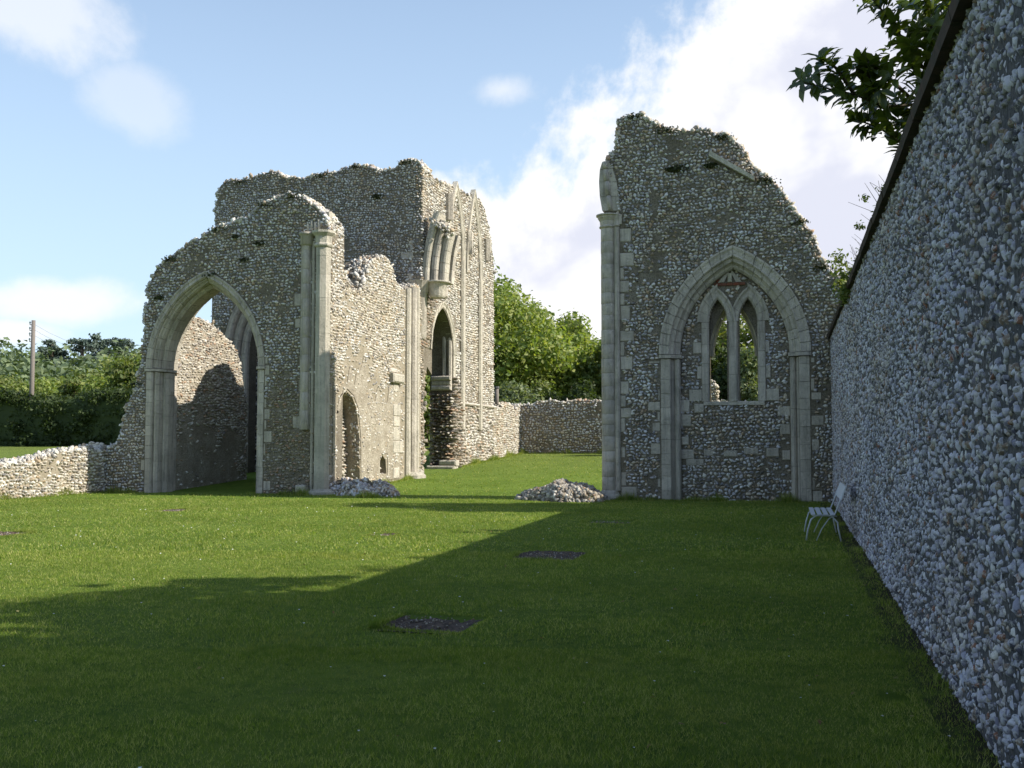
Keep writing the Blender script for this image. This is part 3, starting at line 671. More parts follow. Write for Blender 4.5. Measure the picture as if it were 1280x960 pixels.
# ------------------------------------------------------------------ left: arch wall
XC = -13.3; FC = FX(XC)
Lw = thing('arch_wall', 'broken flint wall with the open pointed arch and corner shafts, left foreground ruin', 'ruined wall', (-16.5, YA, 0))
lt = py([(128, 590), (134, 560), (150, 548), (156, 520), (163, 498), (170, 478), (177, 455), (180, 425), (181, 385), (186, 356), (196, 335), (212, 322), (235, 306), (255, 292), (275, 283), (296, 276), (312, 270), (325, 258), (345, 247), (362, 243), (380, 247), (396, 258), (406, 272)])
xcr = XC-.01
lt = [p for p in lt if p[0] < xcr-.05]; lt.append((xcr, onY(408, 286, YA)[1]))
ltop = roughen(lt, .2, .06)
c_out = (onY(183, 460, YA)[0]+onY(331, 460, YA)[0])/2; LS = onY(257, 459, YA)[1]; wo_ = (onY(331, 460, YA)[0]-onY(183, 460, YA)[0])/2
RT = .34; lwi = wo_-RT; lap = onY(262, 353, YA)[1]; lrs = lap-LS
for hof, ld0, ld1 in ((.315, 0, .5), (.02, .503, 1.15)):
    holeL = archpts(c_out, LS, lwi, lrs, hof, -.3, 12)
    core(Lw, FR, [(ltop[0][0], -.3)]+ltop+[(xcr, -.3)]+holeL[::-1], [], ld1-ld0, MORTAR, o0=-ld0)
arch_ring(Lw, FR, c_out, LS, lwi, lrs, [(.14, -.53), (.14, -.0), (.18, .045), (.22, .03), (.26, .03), (.30, .055), (.34, .05), (.34, -.2), (.30, -.53)], 12)
arch_ring(Lw, FR, c_out, LS, lwi, lrs, [(0, -.55), (0, -.22), (.03, -.14), (.07, -.12), (.10, -.06), (.14, -.05), (.14, -.55)], 11)
arch_ring(Lw, FR, c_out, LS, lwi, lrs, [(-.10, -.85), (-.10, -.42), (-.04, -.34), (.0, -.33), (.0, -.85)], 10)
arch_ring(Lw, FR, c_out, LS, lwi, lrs, [(-.03, -1.16), (-.03, -.86), (.1, -.86), (.1, -1.16)], 11, LIME_PALE)
jamb(Lw, FR, c_out, lwi, -.1, LS-.1, [(.12, -.53), (.12, -.03), (.15, .02), (.32, .022), (.33, -.2), (.32, -.53)], h=(.28, .42))
jamb(Lw, FR, c_out, lwi, -.1, LS-.1, [(0, -.62), (0, -.2), (.04, -.1), (.08, -.09), (.119, -.12), (.119, -.62)], h=(.4, .7))
jamb(Lw, FR, c_out, lwi, -.1, LS-.1, [(-.10, -.9), (-.12, -.8), (-.12, -.55), (-.07, -.42), (-.02, -.4), (-.002, -.42), (-.002, -.9)], h=(.4, .7))
jamb(Lw, FR, c_out, lwi, -.1, LS-.1, [(-.02, -1.16), (-.02, -.905), (.1, -.905), (.1, -1.16)], h=(.3, .5), m=LIME)
jamb(Lw, FR, c_out, lwi, LS-.09, LS-.005, [(-.15, -1.14), (-.15, -.4), (-.02, -.12), (.12, .07), (.36, .08), (.38, -.2), (.3, -1.14)], name='impost')
rl = []
quoins(Lw, FR, c_out+lwi+.33, 1, 0.1, LS+.3, .1, .3, rl, h=(.28, .4), p=.85)
quoins(Lw, FR, c_out-lwi-.33, -1, 0.1, LS-.2, .08, .16, rl, h=(.28, .4), p=.5)
# corner shafts
shx = onY(383, 450, YA)[0]; cpz = onY(385, 290, YA)[1]; cutz = onY(383, 537, YA)[1]
shaft(Lw, shx, YA-.06, .115, cutz, cpz-.36, h=(.4, .7)); block(Lw, FR, shx-.2, shx+.14, cutz, cpz-.3, -.1, .03, name='shaft_backing')
bigx = XC-.17
shaft(Lw, bigx-.30, YA-.02, .05, .12, cpz-.3, LIME, h=(.6, .9), seg=8); shaft(Lw, bigx, YA+.02, .235, .12, cpz-.05, LIME_PALE, h=(.45, .7), seg=8)
lathe('capital', shx, YA-.04, [(.12, cpz-.45), (.2, cpz-.40), (.2, cpz-.15), (.25, cpz-.10), (.25, cpz-.04)], LIME, Lw, 14)
lathe('capital', bigx, YA+.02, [(.27, cpz-.5), (.3, cpz-.46), (.3, cpz-.42), (.25, cpz-.38), (.27, cpz-.18), (.33, cpz-.12), (.37, cpz-.08), (.37, cpz-.01)], LIME_PALE, Lw, 8)
lathe('shaft_base', bigx, YA+.02, [(.42, -.1), (.42, .1), (.36, .14), (.30, .18)], LIME_PALE, Lw, 8)
for i in range(4):
    a = shx+.02+i*.12; tube('arch_roll', [FR.v(a, cpz-.02, .0), FR.v(a-.01, cpz+.3+.06*(i % 2), .0)], .05, LIME_PALE, Lw, 6)
block(Lw, FR, shx-.08, shx+.1, cpz-.02, cpz+.62, -.3, -.02, LIME_PALE, 'springer')
block(Lw, FR, shx+.5, shx+.66, cpz+.3, cpz+.62, -.5, -.1, LIME_PALE, 'springer'); block(Lw, FR, shx+.2, shx+.42, cpz+.0, cpz+.34, -.4, -.05, LIME_PALE, 'springer')
block(Lw, FR, onY(374, 600, YA)[0], onY(386, 600, YA)[0], .0, .3, -.1, .28, LIME_PALE, 'fallen_block', .03)
quoins(Lw, FR, shx-.2, -1, 1.2, cpz-.5, .05, .2, rl, h=(.3, .45), p=.6)
for q in ((262, 344, .3), (325, 304, .22), (305, 325, .15), (200, 372, .2), (295, 296, .15)): tuft(Lw, FR, *q, n=90)
lower_r = lambda a, z: (a > c_out+lwi) & (z < 3.4+.5*np.sin(a*5))
exL = [inarch(c_out, LS, lwi, lrs, .36), lambda a, z: (np.abs(a-c_out) < lwi+.33) & (z < LS), lambda a, z: (a > shx-.2) & (a < shx+.14) & (z > cutz) & (z < cpz), lambda a, z: (a > bigx-.24) & (z < cpz+.0)]+rect_ex(rl)
polyL = [(ltop[0][0]-.05, -.1)]+ltop+[(xcr, -.1)]
facing(Lw, FR, polyL, [], exL+[lambda a, z: lower_r(a, z)], .106, .086, FLINT, KIT_D1D, (.03, .055))
facing(Lw, FR, polyL, [], exL, .11, .082, FLINT_BROWN, KIT_D1D, (.03, .06), name='lower_flint', keep=lambda a, z: lower_r(a, z) & (RNG.random(len(a)) < .85))
rim(Lw, FR, ltop, 1.1, FLINT_PALE, .085, 85); rim(Lw, FR, ltop, 1.1, FLINT, .07, 55, name='top_flint')
stn = [(XC-.02, z) for z in (cpz+.0, onY(408, 286, YA)[1])]
facing(Lw, FX(XC-.015), [(YA+.05, cpz-2.4), (YA+1.12, cpz-2.4), (YA+1.12, cpz+.3), (YA+.3, cpz+.5)], [], [], .12, .1, FLINT_PALE, name='corner_flint')

# low wall running towards the camera from the left pier
XLW = onY(130, 600, YA)[0]; FLW = FX(XLW)
LOW = thing('low_wall', 'low sunlit flint wall with ragged top at the left edge of the lawn', 'low wall', (XLW, 23, 0))
lp = [onX(a, b_, XLW) for a, b_ in ((-60, 592), (-30, 588), (0, 583), (30, 580), (60, 571), (85, 564), (112, 562), (126, 566))]
lp = [(18.5, .6)]+[p for p in lp if p[0] > 18.6]+[(YA+.1, 1.5)]
lwt = roughen(lp, .25, .04)
core(LOW, FLW, [(18.5, -.3)]+lwt+[(YA+.1, -.3)], [], .6, MORTAR_WARM)
facing(LOW, FLW, [(18.5, -.1)]+lwt+[(YA, -.1)], [], [], .125, .088, FLINT_PALE, KIT_D2, (.04, .08), top=220)
rim(LOW, FLW, lwt, .6, FLINT_PALE, .085, 150, kt=KIT_F2, out=.03)

# inner chapel wall seen through the arch
XB = c_out-lwi-.04; FB = FX(XB)
Bw = thing('chapel_wall', 'coursed flint side wall with sloping broken top seen through the open left arch', 'ruined wall', (XB, 31, 0))
bp = [onX(a, b_, XB) for a, b_ in ((222, 392), (240, 396), (256, 402), (270, 412), (282, 424), (294, 436), (299, 448), (303, 470), (306, 500))]
bp = [(YA+1.16, bp[0][1])]+[p for p in bp if p[0] > YA+1.3]; bend = onX(308, 560, XB)[0]
bt = roughen(bp+[(bend, 3.0)], .25, .05)
core(Bw, FB, [(YA+1.16, -.3)]+bt+[(bend+.05, -.3)], [], .8, PLASTER)
low = lambda a, z: (z < 2.1+.5*np.sin(a*2.3)+.3*np.sin(a*7)) & (a < bend-.7+.2*np.sin(z*5))
facing(Bw, FB, [(YA+1.16, -.1)]+bt+[(bend+.05, -.1)], [], [], .16, .085, FLINT_WARM, KIT_D1D, (.03, .06), keep=lambda a, z: ~(low(a, z) & (RNG.random(len(a)) < .93)))
rim(Bw, FB, bt, .8, FLINT_PALE, .09, 70)

# ------------------------------------------------------------------ side wall C, sunlit
Cw = thing('side_wall', 'sunlit pale flint wall with a small pointed niche running back from the corner shafts', 'ruined wall', (XC, 32, 0))
YE = 36.4
cpts = [onX(a, b_, XC) for a, b_ in ((412, 334), (420, 348), (428, 360), (440, 364), (452, 362), (458, 345), (464, 328), (474, 322), (486, 325), (491, 338), (493, 350), (503, 361), (510, 362), (518, 356))]
cpts = [(YA+1.16, cpts[0][1])]+[p for p in cpts if p[0] > YA+1.2]+[(YE-.01, cpts[-1][1])]
ct = roughen(cpts, .22, .04)
niche = [onX(a, b_, XC) for a, b_ in ((420, 612), (420, 560), (421, 520), (425, 500), (432, 488), (440, 496), (446, 512), (449, 545), (450, 605))]
small = [onX(a, b_, XC) for a, b_ in ((475, 592), (475, 576), (478, 569), (482, 575), (483, 592))]
core(Cw, FC, [(YA+.0, -.3), (YA+.0, 2), (YA+.3, ct[0][1]-.1)]+ct+[(YE-.01, -.3)]+[(niche[-1][0], -.3)]+[(p[0], max(p[1], -.3)) for p in niche[::-1]]+[(niche[0][0], -.3)], [small], .5, MORTAR_WARM)
core(Cw, FX(XC-.5), [(YA+1.16, -.3)]+[(a, z-.02) for a, z in ct]+[(YE-.01, -.3)], [], .5, MORTAR, 'rear_core')
facing(Cw, FX(XC-.5), [(niche[0][0]-.2, -.1), (niche[0][0]-.2, 3.6), (niche[-1][0]+.2, 3.6), (niche[-1][0]+.2, -.1)], [], [], .14, .11, FLINT_WARM, name='niche_flint', proud=(.04, .12))
plas = lambda a, z: (z < 4.3+.5*np.sin(a*1.9)+.35*np.sin(a*5.1+1)) & (np.sin(a*3.1+np.sin(z*2.4)*1.5)*np.sin(z*2.7+np.sin(a*2)*1.4) > -.62)
shy = [onX(508, 500, XC)[0], onX(519, 500, XC)[0]]
exC = [lambda a, z: inpoly(a, z, niche), lambda a, z: inpoly(a, z, small), lambda a, z: (a > shy[0]-.25) & (a < shy[1]+.2), lambda a, z: a < YA+.12]
polyC = [(YA+.0, -.1), (YA+.2, ct[0][1]-.3)]+ct+[(YE, -.1)]
facing(Cw, FC, polyC, [], exC, .125, .088, FLINT_PALE, KIT_D1D, (.03, .05), keep=lambda a, z: ~plas(a, z) | (RNG.random(len(a)) < .30))
# old render clinging to the lower part: sheet with a ragged edge
pla = [(YA+.4, .0)]+[(a, 3.5+.5*math.sin(a*1.9)+.3*math.sin(a*5.1+1)+.2*math.sin(a*11)+random.uniform(-.12, .12)) for a in np.arange(YA+.4, 34.3, .1)]+[(34.3, .2)]
nch = [(niche[0][0]-.08, .02)]+[(p[0]+(-.08 if i < 4 else .08), p[1]+.06) for i, p in enumerate(niche) if p[1] > .3]+[(niche[-1][0]+.08, .02)]
top_ = [(p[0], max(p[1], .3)) for p in pla[1:-1]]
ny0, ny1 = small[0][0]-.06, small[-1][0]+.06; sm2 = [(ny0, .3)]+[(ny0, small[2][1]+.05), (ny1, small[2][1]+.05), (ny1, .3)]
pl2 = [(top_[0][0], .02)]+top_+[(top_[-1][0], .28)]+[(max(a, 0), z) for a, z in sm2[::-1]]+nch[::-1]
core(Cw, FC, pl2, [], .02, PLASTER, 'plaster', .022)
rim(Cw, FC, ct, .8, FLINT_PALE, .08, 90)
rim(Cw, FC, [p for p in ct if onX(458, 345, XC)[0] < p[0] < onX(494, 345, XC)[0]], .6, FLINT_BROWN, .08, 80, name='top_flint')
rim(Cw, FC, [(p[0], p[1]) for p in niche], .3, FLINT_PALE, .06, 80, name='niche_flint')
# responding shafts by the crossing
zt = onX(512, 362, XC)[1]
shaft(Cw, XC+.02, shy[0], .15, .2, zt, LIME_PALE, h=(.45, .8), seg=10); shaft(Cw, XC+.05, (shy[0]+shy[1])/2+.02, .17, .2, zt+.1, LIME, h=(.45, .8), seg=10); shaft(Cw, XC+.02, shy[1]+.03, .13, .2, zt+.15, LIME_PALE, h=(.45, .8), seg=10)
lathe('shaft_base', XC, (shy[0]+shy[1])/2, [(.6, -.1), (.6, .38), (.52, .44), (.45, .5)], LIME_PALE, Cw, 8)
# broken half pier with a corbel, left of the shafts
ya0, za0 = onX(491, 482, XC); ya1, _ = onX(501, 482, XC)
quoins(Cw, FC, ya0, 1, .3, za0+.15, ya1-ya0, ya1-ya0+.05, [], LIME_PALE, (.35, .5), .06, 'pier_stone')
block(Cw, FC, ya0-.35, ya1-.1, za0+.1, za0+.42, -.1, .2, LIME_PALE, 'corbel', .05); block(Cw, FC, ya0-.5, ya0+.2, za0+.42, za0+.6, -.1, .12, LIME, 'corbel', .05)
block(Cw, FC, ya0-.15, ya0-.02, za0-.9, za0+.08, -.3, .01, MORTAR_DARK, 'recess_shade_block', .02)  # solid block, its dark colour stands in for the shade of a recess

# ------------------------------------------------------------------ tall transept wall E, faces the camera in shade
FE = FY(YE)
Ew = thing('transept_wall', 'highest flint wall standing in shade behind the arch, left of the tall lancets', 'ruined wall', (-18, YE, G(-18, YE)))
et = py([(266, 320), (268, 290), (268, 260), (271, 240), (276, 231), (290, 226), (300, 227), (318, 221), (333, 217), (345, 215), (356, 221), (372, 223), (390, 220), (410, 217), (428, 213), (444, 207), (460, 208), (478, 214), (494, 211), (502, 203), (513, 198), (522, 203), (530, 212)], YE)
et = [p for p in et if p[0] < XC-.1]
etz = onX(531, 212, XC)[1]
ett = roughen(et+[(XC-.02, etz)], .25, .07)
ea, es = onY(352, 440, YE); ew_ = (onY(352, 440, YE)[0]-onY(302, 440, YE)[0]); er_ = onY(338, 358, YE)[1]-es
hE = archpts(ea, es, ew_, er_, .0, -.3, 10)
lowE = onX(545, 470, XC)[1]; endE = [(XC-.02, lowE+.5), (XC-.35, lowE+.15), (XC-.6, lowE-.3), (XC-.55, 2.2), (XC-.7, -.3)]
core(Ew, FE, [(ett[0][0], -.3)]+ett+endE+archpts(ea, es, ew_, er_, .84, -.3, 10)[::-1], [], .6, MORTAR)
core(Ew, FE, [(ett[0][0], -.3)]+ett+endE+hE[::-1], [], .6, MORTAR, o0=-.603)
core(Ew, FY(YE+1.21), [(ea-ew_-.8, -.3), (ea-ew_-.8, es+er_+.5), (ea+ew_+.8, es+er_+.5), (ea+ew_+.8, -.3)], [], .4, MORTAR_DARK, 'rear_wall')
facing(Ew, FY(YE+1.2), archpts(ea, es, ew_, er_, .1, -.1), [], [], .15, .12, FLINT, name='inner_flint')
for k, (o, d) in enumerate(((.58, 0), (.29, -.2), (.0, -.4))):
    arch_ring(Ew, FE, ea, es, ew_, er_, [(o, -.62), (o, d-.06), (o+.04, d+.02), (o+.10, d+.05), (o+.16, d-.02), (o+.22, d+.03), (o+.285, d-.04), (o+.285, -.62)], 8)
    jamb(Ew, FE, ea, ew_, -.1, es, [(o, -.62), (o, d-.06), (o+.04, d+.02), (o+.16, d+.0), (o+.285, d-.04), (o+.285, -.62)], h=(.5, .9))
facing(Ew, FE, [(ett[0][0]-.05, 0)]+ett+[(XC, 0)], [], [inarch(ea, es, ew_, er_, .88), lambda a, z: (a > ea+1.7) & (z < 4.5)], .115, .093, FLINT, KIT_D1D, (.03, .05))
rim(Ew, FE, ett, 1.2, FLINT_PALE, .09, 75); rim(Ew, FE, ett, 1.2, FLINT, .08, 45, name='top_flint')
for q in ((472, 246, .3),): tuft(Ew, FE, *q, y0=YE, n=150)
# quoin blocks beside the springing
re_ = []
quoins(Ew, FE, XC-.35, -1, onY(520, 350, YE)[1], onY(520, 296, YE)[1], .15, .4, re_, h=(.3, .5), p=.9)

# ------------------------------------------------------------------ chancel wall D with lancets, sunlit
Dw = thing('chancel_wall', 'tall sunlit flint wall with blind lancet arcading, doorway arch and broken vault springer', 'ruined wall', (XC, 42, G(XC, 42)))
dt = [onX(a, b_, XC) for a, b_ in ((534, 214), (541, 222), (549, 231), (556, 229), (566, 233), (574, 236), (582, 243), (590, 244), (600, 250), (606, 264), (611, 285), (616, 318))]
ye1 = onX(617, 400, XC)[0]
dt = [(YE+.04, etz)]+[p for p in dt if p[0] > YE+.12]+[(ye1, onX(617, 345, XC)[1])]
dtt = roughen(dt, .25, .05)
def xs(px): return onX(px, 450, XC)[0]
dco = xs(553.5); dzs = onX(553, 440, XC)[1]; dap = onX(553, 385, XC)[1]; dwi = (xs(566)-xs(539.5))/2
hD = archpts(dco, dzs, dwi, dap-dzs, 0, None, 8)
lowz = onX(545, 470, XC)[1]
ragL = [(xs(531.5), lowz-.2), (xs(529.5), 3.2), (xs(530.5), 2.4), (xs(529), 1.6), (xs(530), .9), (xs(529), 0)]
ragR = [(xs(541)+0.15, 0), (xs(541), 1.4), (xs(541.5), 2.6), (xs(542), lowz-.5)]
# below the corbel the opening is a ragged gap on the left; the right reveal stays
holeD = [hD[-1], (hD[-1][0], -.3)]
notchD = [(hD[0][0], dzs-1.0)]+[(xs(534), lowz+.3)]+roughen(ragL, .3, .06)+[(xs(529), -.3)]
bd = [(YE+.03, -.3), (YE+.03, etz)]+dtt+[(ye1, -.3), (hD[-1][0], -.3)]+hD[::-1]+notchD
core(Dw, FC, bd, [], 1.0, MORTAR)
arch_ring(Dw, FC, dco, dzs, dwi, dap-dzs, [(0, -.25), (0, -.04), (.05, .03), (.16, .04), (.22, .08), (.28, .07), (.28, -.2)], 9, LIME_PALE)
jamb(Dw, FC, dco, dwi, lowz, dzs, [(0, -.25), (0, -.04), (.05, .03), (.20, .04), (.20, -.2)], LIME_PALE, sides=(1,), h=(.4, .6))
block(Dw, FC, dco-.16, dco+.16, dap+.42, dap+.85, -.1, .18, LIME, 'boss', .06)
# reveal of the doorway: shafts, corbel capital, rough pier below
FRV = FY(hD[-1][0])      # plane facing the camera inside the opening
for k, (xx, rr) in enumerate(((XC-.12, .10), (XC-.36, .08))):
    shaft(Dw, xx, hD[-1][0]-.05-.04*k, rr, lowz+.1, dap-.5-.35*k, LIME, h=(.5, .9), seg=8, name='reveal_shaft')
for z_, k_ in ((lowz+.1, .20), (lowz-.1, .13), (lowz-.30, .16)):
    block(Dw, FRV, XC-.9, XC-.04, z_-.16, z_+.04, -.1, k_+.02, LIME, 'corbel_course', .05)
facing(Dw, FRV, [(XC-.98, 0), (XC-.98, lowz-.6), (XC+.02, lowz-.6), (XC+.02, 0)], [], [], .15, .12, FLINT_BROWN, KIT_F2, (.10, .38), name='pier_flint')
facing(Dw, FX(XC+.02), [(hD[-1][0]-.1, 0), (hD[-1][0]-.05, lowz+.1), (xs(573), lowz-.2), (xs(578), 0)], [], [], .16, .13, FLINT_BROWN, KIT_F2, (.06, .26), name='pier_flint')
ra = roughen([(xs(529), .3), (xs(530), 2), (xs(531), 4.4), (xs(532), lowz)], .2, .05)
rim(Dw, FC, ra, 1.0, FLINT_BROWN, .12, 70, name='gap_flint', kt=KIT_D1)
quoins(Dw, FRV, XC-.99, 1, .2, lowz-.7, .16, .22, [], LIME_PALE, (.3, .4), .08, 'quoin')
block(Dw, FRV, XC-1.0, XC+.2, .3, .62, -.1, .45, LIME_PALE, 'plinth', .06); block(Dw, FRV, XC-.5, XC+.25, .62, .85, -.1, .35, LIME_PALE, 'plinth', .06)
# blind arcading: thin roll shafts and pointed wall arches
ysh = [xs(552.5), xs(576), xs(598), xs(606)]
zstr = onX(575, 534, XC)[1]; zst = onX(592, 537, XC)[1]
zstring = onX(590, 537, XC)[1]; zz1 = onX(574, 240, XC)[1]
for k in (1, 2):
    a = ysh[k]; zz = zstring
    z1 = (zz1-2.9, zz1-3.3)[k-1]-.6
    shaft(Dw, XC+.06, a, .13, zz, z1+.6, LIME_PALE, h=(.7, 1.1), seg=8)
    shaft(Dw, XC+.04, a+.25, .09, zz, z1+.6, LIME, h=(.7, 1.1), seg=8)
shaft(Dw, XC+.0, xs(556), .09, dap+1.2, onX(556, 300, XC)[1], LIME_PALE, h=(.7, 1.1), seg=8)
def lancet(y0, y1, zap, zsp, hang, yh):
    c_ = (y0+y1)/2; w_ = (y1-y0)/2; r_ = zap-zsp
    arch_ring(Dw, FC, c_, zsp, w_-.12, r_-.12, [(0, -.1), (.0, .05), (.05, .1), (.12, .1), (.15, .05), (.22, .13), (.27, .12), (.27, -.1)], 6, LIME_PALE, name='rib_stone')
    sweep(Dw, 'vault_springer', FC, [(-.10, -.1), (-.12, .12), (-.04, .26), (.06, .26), (.12, .12), (.1, -.1)], [lambda o, z=z, q=q: (yh+o*q, z) for z, q in ((hang, .15), (hang+.35, .7), (zsp+1.0, 1), (zap-1.5, 1.4))], LIME)
zz1 = onX(574, 240, XC)[1]; zz2 = onX(600, 252, XC)[1]
y562, y583, y608 = xs(562), xs(584), xs(610)
lancet(xs(558.5), ysh[1]+.16, zz1, zz1-2.9, onX(583, 318, XC)[1], xs(583))
lancet(xs(582), ysh[2]+.2, onX(600, 254, XC)[1], zz1-3.3, onX(607, 326, XC)[1], xs(606))
sweep(Dw, 'vault_springer', FC, [(-.12, -.1), (-.14, .15), (-.04, .3), (.06, .3), (.14, .15), (.12, -.1)], [lambda o, z=z: (xs(557)+o, z) for z in (onX(557, 275, XC)[1], onX(557, 242, XC)[1])], LIME)
# string course
zsc = onX(590, 506, XC)[1]
a = xs(572)
while a < ye1-.1:
    e = min(a+random.uniform(.6, .9), ye1); sweep(Dw, 'string_course', FC, [(-.07, -.05), (-.05, .10), (.0, .14), (.06, .10), (.08, -.05)], [lambda o, q=q: (q, zsc+o) for q in (a, e-.01)], LIME); a = e
exD = [inarch(dco, dzs, dwi, dap-dzs, .3, dzs-.1), lambda a, z: (a > xs(529.5)-.05) & (a < hD[-1][0]+.15) & (z < dzs)]
exD += [lambda a, z, q=q: (a > q-.14) & (a < q+.36) & (z > 2) & (z < zz1-1) for q in ysh[1:3]]
polyD = [(YE, 0)]+[(YE, etz)]+dtt+[(ye1, 0)]
facing(Dw, FC, polyD, [], exD, .12, .10, FLINT_PALE, KIT_D1D, (.03, .055), keep=lambda a, z: ~((z < zsc) | ((a < xs(545)) & (z < onX(527, 365, XC)[1]))) | (RNG.random(len(a)) < .15))
facing(Dw, FC, polyD, [], exD, .14, .11, FLINT_BROWN, KIT_D1D, (.03, .10), name='lower_flint', keep=lambda a, z: (a < xs(545)) & (z < onX(527, 365, XC)[1]))
facing(Dw, FC, polyD, [], exD, .15, .13, FLINT_WARM, KIT_D1D, (.03, .12), name='lower_flint', keep=lambda a, z: (a > xs(545)) & (z < zsc-.05))
rim(Dw, FC, dtt, 1.2, FLINT_PALE, .09, 80)
# crossing arch stub: springs from a capital at the corner and curves out over the lawn
FS = FY(YE-.02)
sprz = onX(529, 352, XC)[1]; ctop = onY(557, 284, YE)
c0 = XC-.25; wS = 4.15; rS = 6.2; ax_ = XC+.85+wS
fs2 = Frame((0, YE+.1, 0), (1, 0, 0), (0, -1, 0))
for k, (o, d) in enumerate(((.60, .0), (.30, -.13), (.0, -.26))):
    arch_ring(Dw, fs2, ax_, sprz, wS, rS, [(o, -.6), (o, d-.05), (o+.05, d+.04), (o+.12, d+.06), (o+.18, d-.01), (o+.24, d+.03), (o+.298, d-.02), (o+.298, -.6)], 5, LIME_PALE if k != 1 else LIME, sides=(-1,), name='springer', trange=(0, .30-.025*k))
arch_ring(Dw, fs2, ax_, sprz, wS, rS, [(-.02, -.85), (-.02, -1.2), (.75, -1.2), (.75, -.2), (.2, -.85)], 4, LIME, sides=(-1,), name='springer', trange=(0, .24))
lathe('capital', XC+.5, YE+.35, [(.26, sprz-.62), (.30, sprz-.55), (.34, sprz-.3), (.38, sprz-.18), (.42, sprz-.1), (.52, sprz-.06), (.52, sprz)], LIME_PALE, Dw, 12)
lathe('corbel', XC-.12, YE+.12, [(.22, sprz-2.2), (.26, sprz-2.1), (.28, sprz-.5), (.45, sprz-.1), (.5, sprz)], LIME, Dw, 12)
rg = RNG; n = 60; A = XC+.8+rg.normal(0, .24, n); Z = sprz+2.0+rg.normal(0, .12, n)-(A-XC-.8)*.3; O = -.3+rg.normal(0, .28, n)
stones('broken_end', FS, A, Z, O, *(rg.uniform(.04, .09, n) for _ in range(3)), KIT_D1, FLINT_PALE, Dw, full_rot=True)

# ------------------------------------------------------------------ link wall and far boundary wall
def xz(px, py_): return onX(px, py_, XC)
yf = 51.2
Fw = thing('link_wall', 'low sunlit flint wall joining the tall lancet wall to the far boundary wall', 'wall', (XC, 49, G(XC, 49)))
ft = roughen([(ye1, xz(617, 508)[1])]+[p for p in (xz(624, 512), xz(630, 505), xz(638, 506), xz(643, 512)) if ye1+.1 < p[0] < yf-.1]+[(yf, xz(644, 506)[1])], .3, .06)
core(Fw, FC, [(ye1+.01, 0)]+ft+[(yf, 0)], [], .7, MORTAR_WARM); facing(Fw, FC, [(ye1, .5)]+ft+[(yf, .5)], [], [], .14, .11, FLINT_WARM, KIT_D1D, (.03, .07)); rim(Fw, FC, ft, .7, FLINT_WARM, .09, 60)
FG = FY(yf)
Gw = thing('boundary_wall', 'long shaded flint boundary wall across the far side of the lawn between the ruins', 'wall', (-6, yf, G(-6, yf)))
gp_ = [onY(a, b_, yf) for a, b_ in ((645, 506), (660, 508), (672, 505), (690, 501), (705, 504), (722, 501), (750, 503), (800, 502), (850, 504), (878, 474), (893, 478), (896, 503), (950, 505), (1100, 505), (1200, 505))]
gt = roughen(gp_, .35, .05)
core(Gw, FG, [(gt[0][0], 0)]+gt+[(gt[-1][0], 0)], [], .5, MORTAR); facing(Gw, FG, [(gt[0][0], .7)]+gt+[(gt[-1][0], .7)], [], [], .15, .12, FLINT, KIT_D1D, (.03, .07)); rim(Gw, FG, gt, .5, FLINT_WARM, .09, 60)
T = thing('post', 'thin dark upright post on the low wall at the foot of the lancet wall', 'post', (XC-.3, 47.9, xz(621, 506)[1]-.1))
tube('post_body', [(XC-.3, 47.9, xz(621, 506)[1]-.3), (XC-.3, 47.9, xz(621, 484)[1])], .10, POLE, T, 8); lathe('post_cap', XC-.3, 47.9, [(.13, xz(621, 484)[1]), (.12, xz(621, 484)[1]+.1)], METAL, T, 8)

# ------------------------------------------------------------------ rubble mounds
def mound(name, label, cx, cy, rx, ry, h, m, seed, top=120):
    rg = np.random.default_rng(seed); T = thing(name, label, 'rubble', (cx, cy, G(cx, cy)))
    V = []; F = []; nr, ns = 7, 22; ph = rg.uniform(0, 6, 3)
    def hh(u, th): return h*(1-u**3.6)*(.8+.2*math.sin(th*2+ph[0])+.12*math.sin(th*5+ph[1]))
    def rr(th): return 1+.13*math.sin(th*3+ph[2])+.07*math.sin(th*7)
    for i in range(nr+1):
        for k in range(ns): th = 2*math.pi*k/ns; u = i/nr; V.append((cx+rx*u*rr(th)*math.cos(th), cy+ry*u*rr(th)*math.sin(th), G(cx, cy)-.05+hh(u, th)))
    for i in range(nr):
        for k in range(ns): F.append((i*ns+k, i*ns+(k+1) % ns, (i+1)*ns+(k+1) % ns, (i+1)*ns+k))
    link('mound_core', pymesh('mound_core', V, F, MORTAR), T)
    n = int(rx*ry*3.14*420); u = np.sqrt(rg.random(n)); th = rg.random(n)*2*np.pi
    R_ = np.array([rr(q) for q in th]); Hq = np.array([hh(a, b) for a, b in zip(u, th)])
    A = cx+rx*u*R_*np.cos(th); Bq = cy+ry*u*R_*np.sin(th); s = rg.uniform(.035, .085, n)
    fr = Frame((0, 0, G(cx, cy)-.02), (1, 0, 0), (0, 1, 0))
    e = rg.random(n) < .6
    stones('flint', fr, A[e], Hq[e], Bq[e], s[e], s[e]*.75, s[e]*.7, KIT_F2, m, T, full_rot=True, top=top)
    e = ~e; stones('brown_flint', fr, A[e], Hq[e]-.015, Bq[e], s[e], s[e]*.75, s[e]*.7, KIT_D1, FLINT_BROWN, T, full_rot=True)
    return T
def gpt(px, py_): d = ray(px, py_); t_ = -EYE/d.z; return d.x*t_, d.y*t_
x0, y0_ = gpt(452, 621); mound('rubble_heap', 'low heap of pale flint rubble at the foot of the sunlit corner shafts', x0, y0_+.7, .9, .75, .44, FLINT, 11)
x0, y0_ = gpt(416, 619); mound('rubble_heap', 'smaller end of flint rubble tucked against the round corner shaft base', x0, y0_+.5, .7, .55, .46, FLINT, 12, 60)
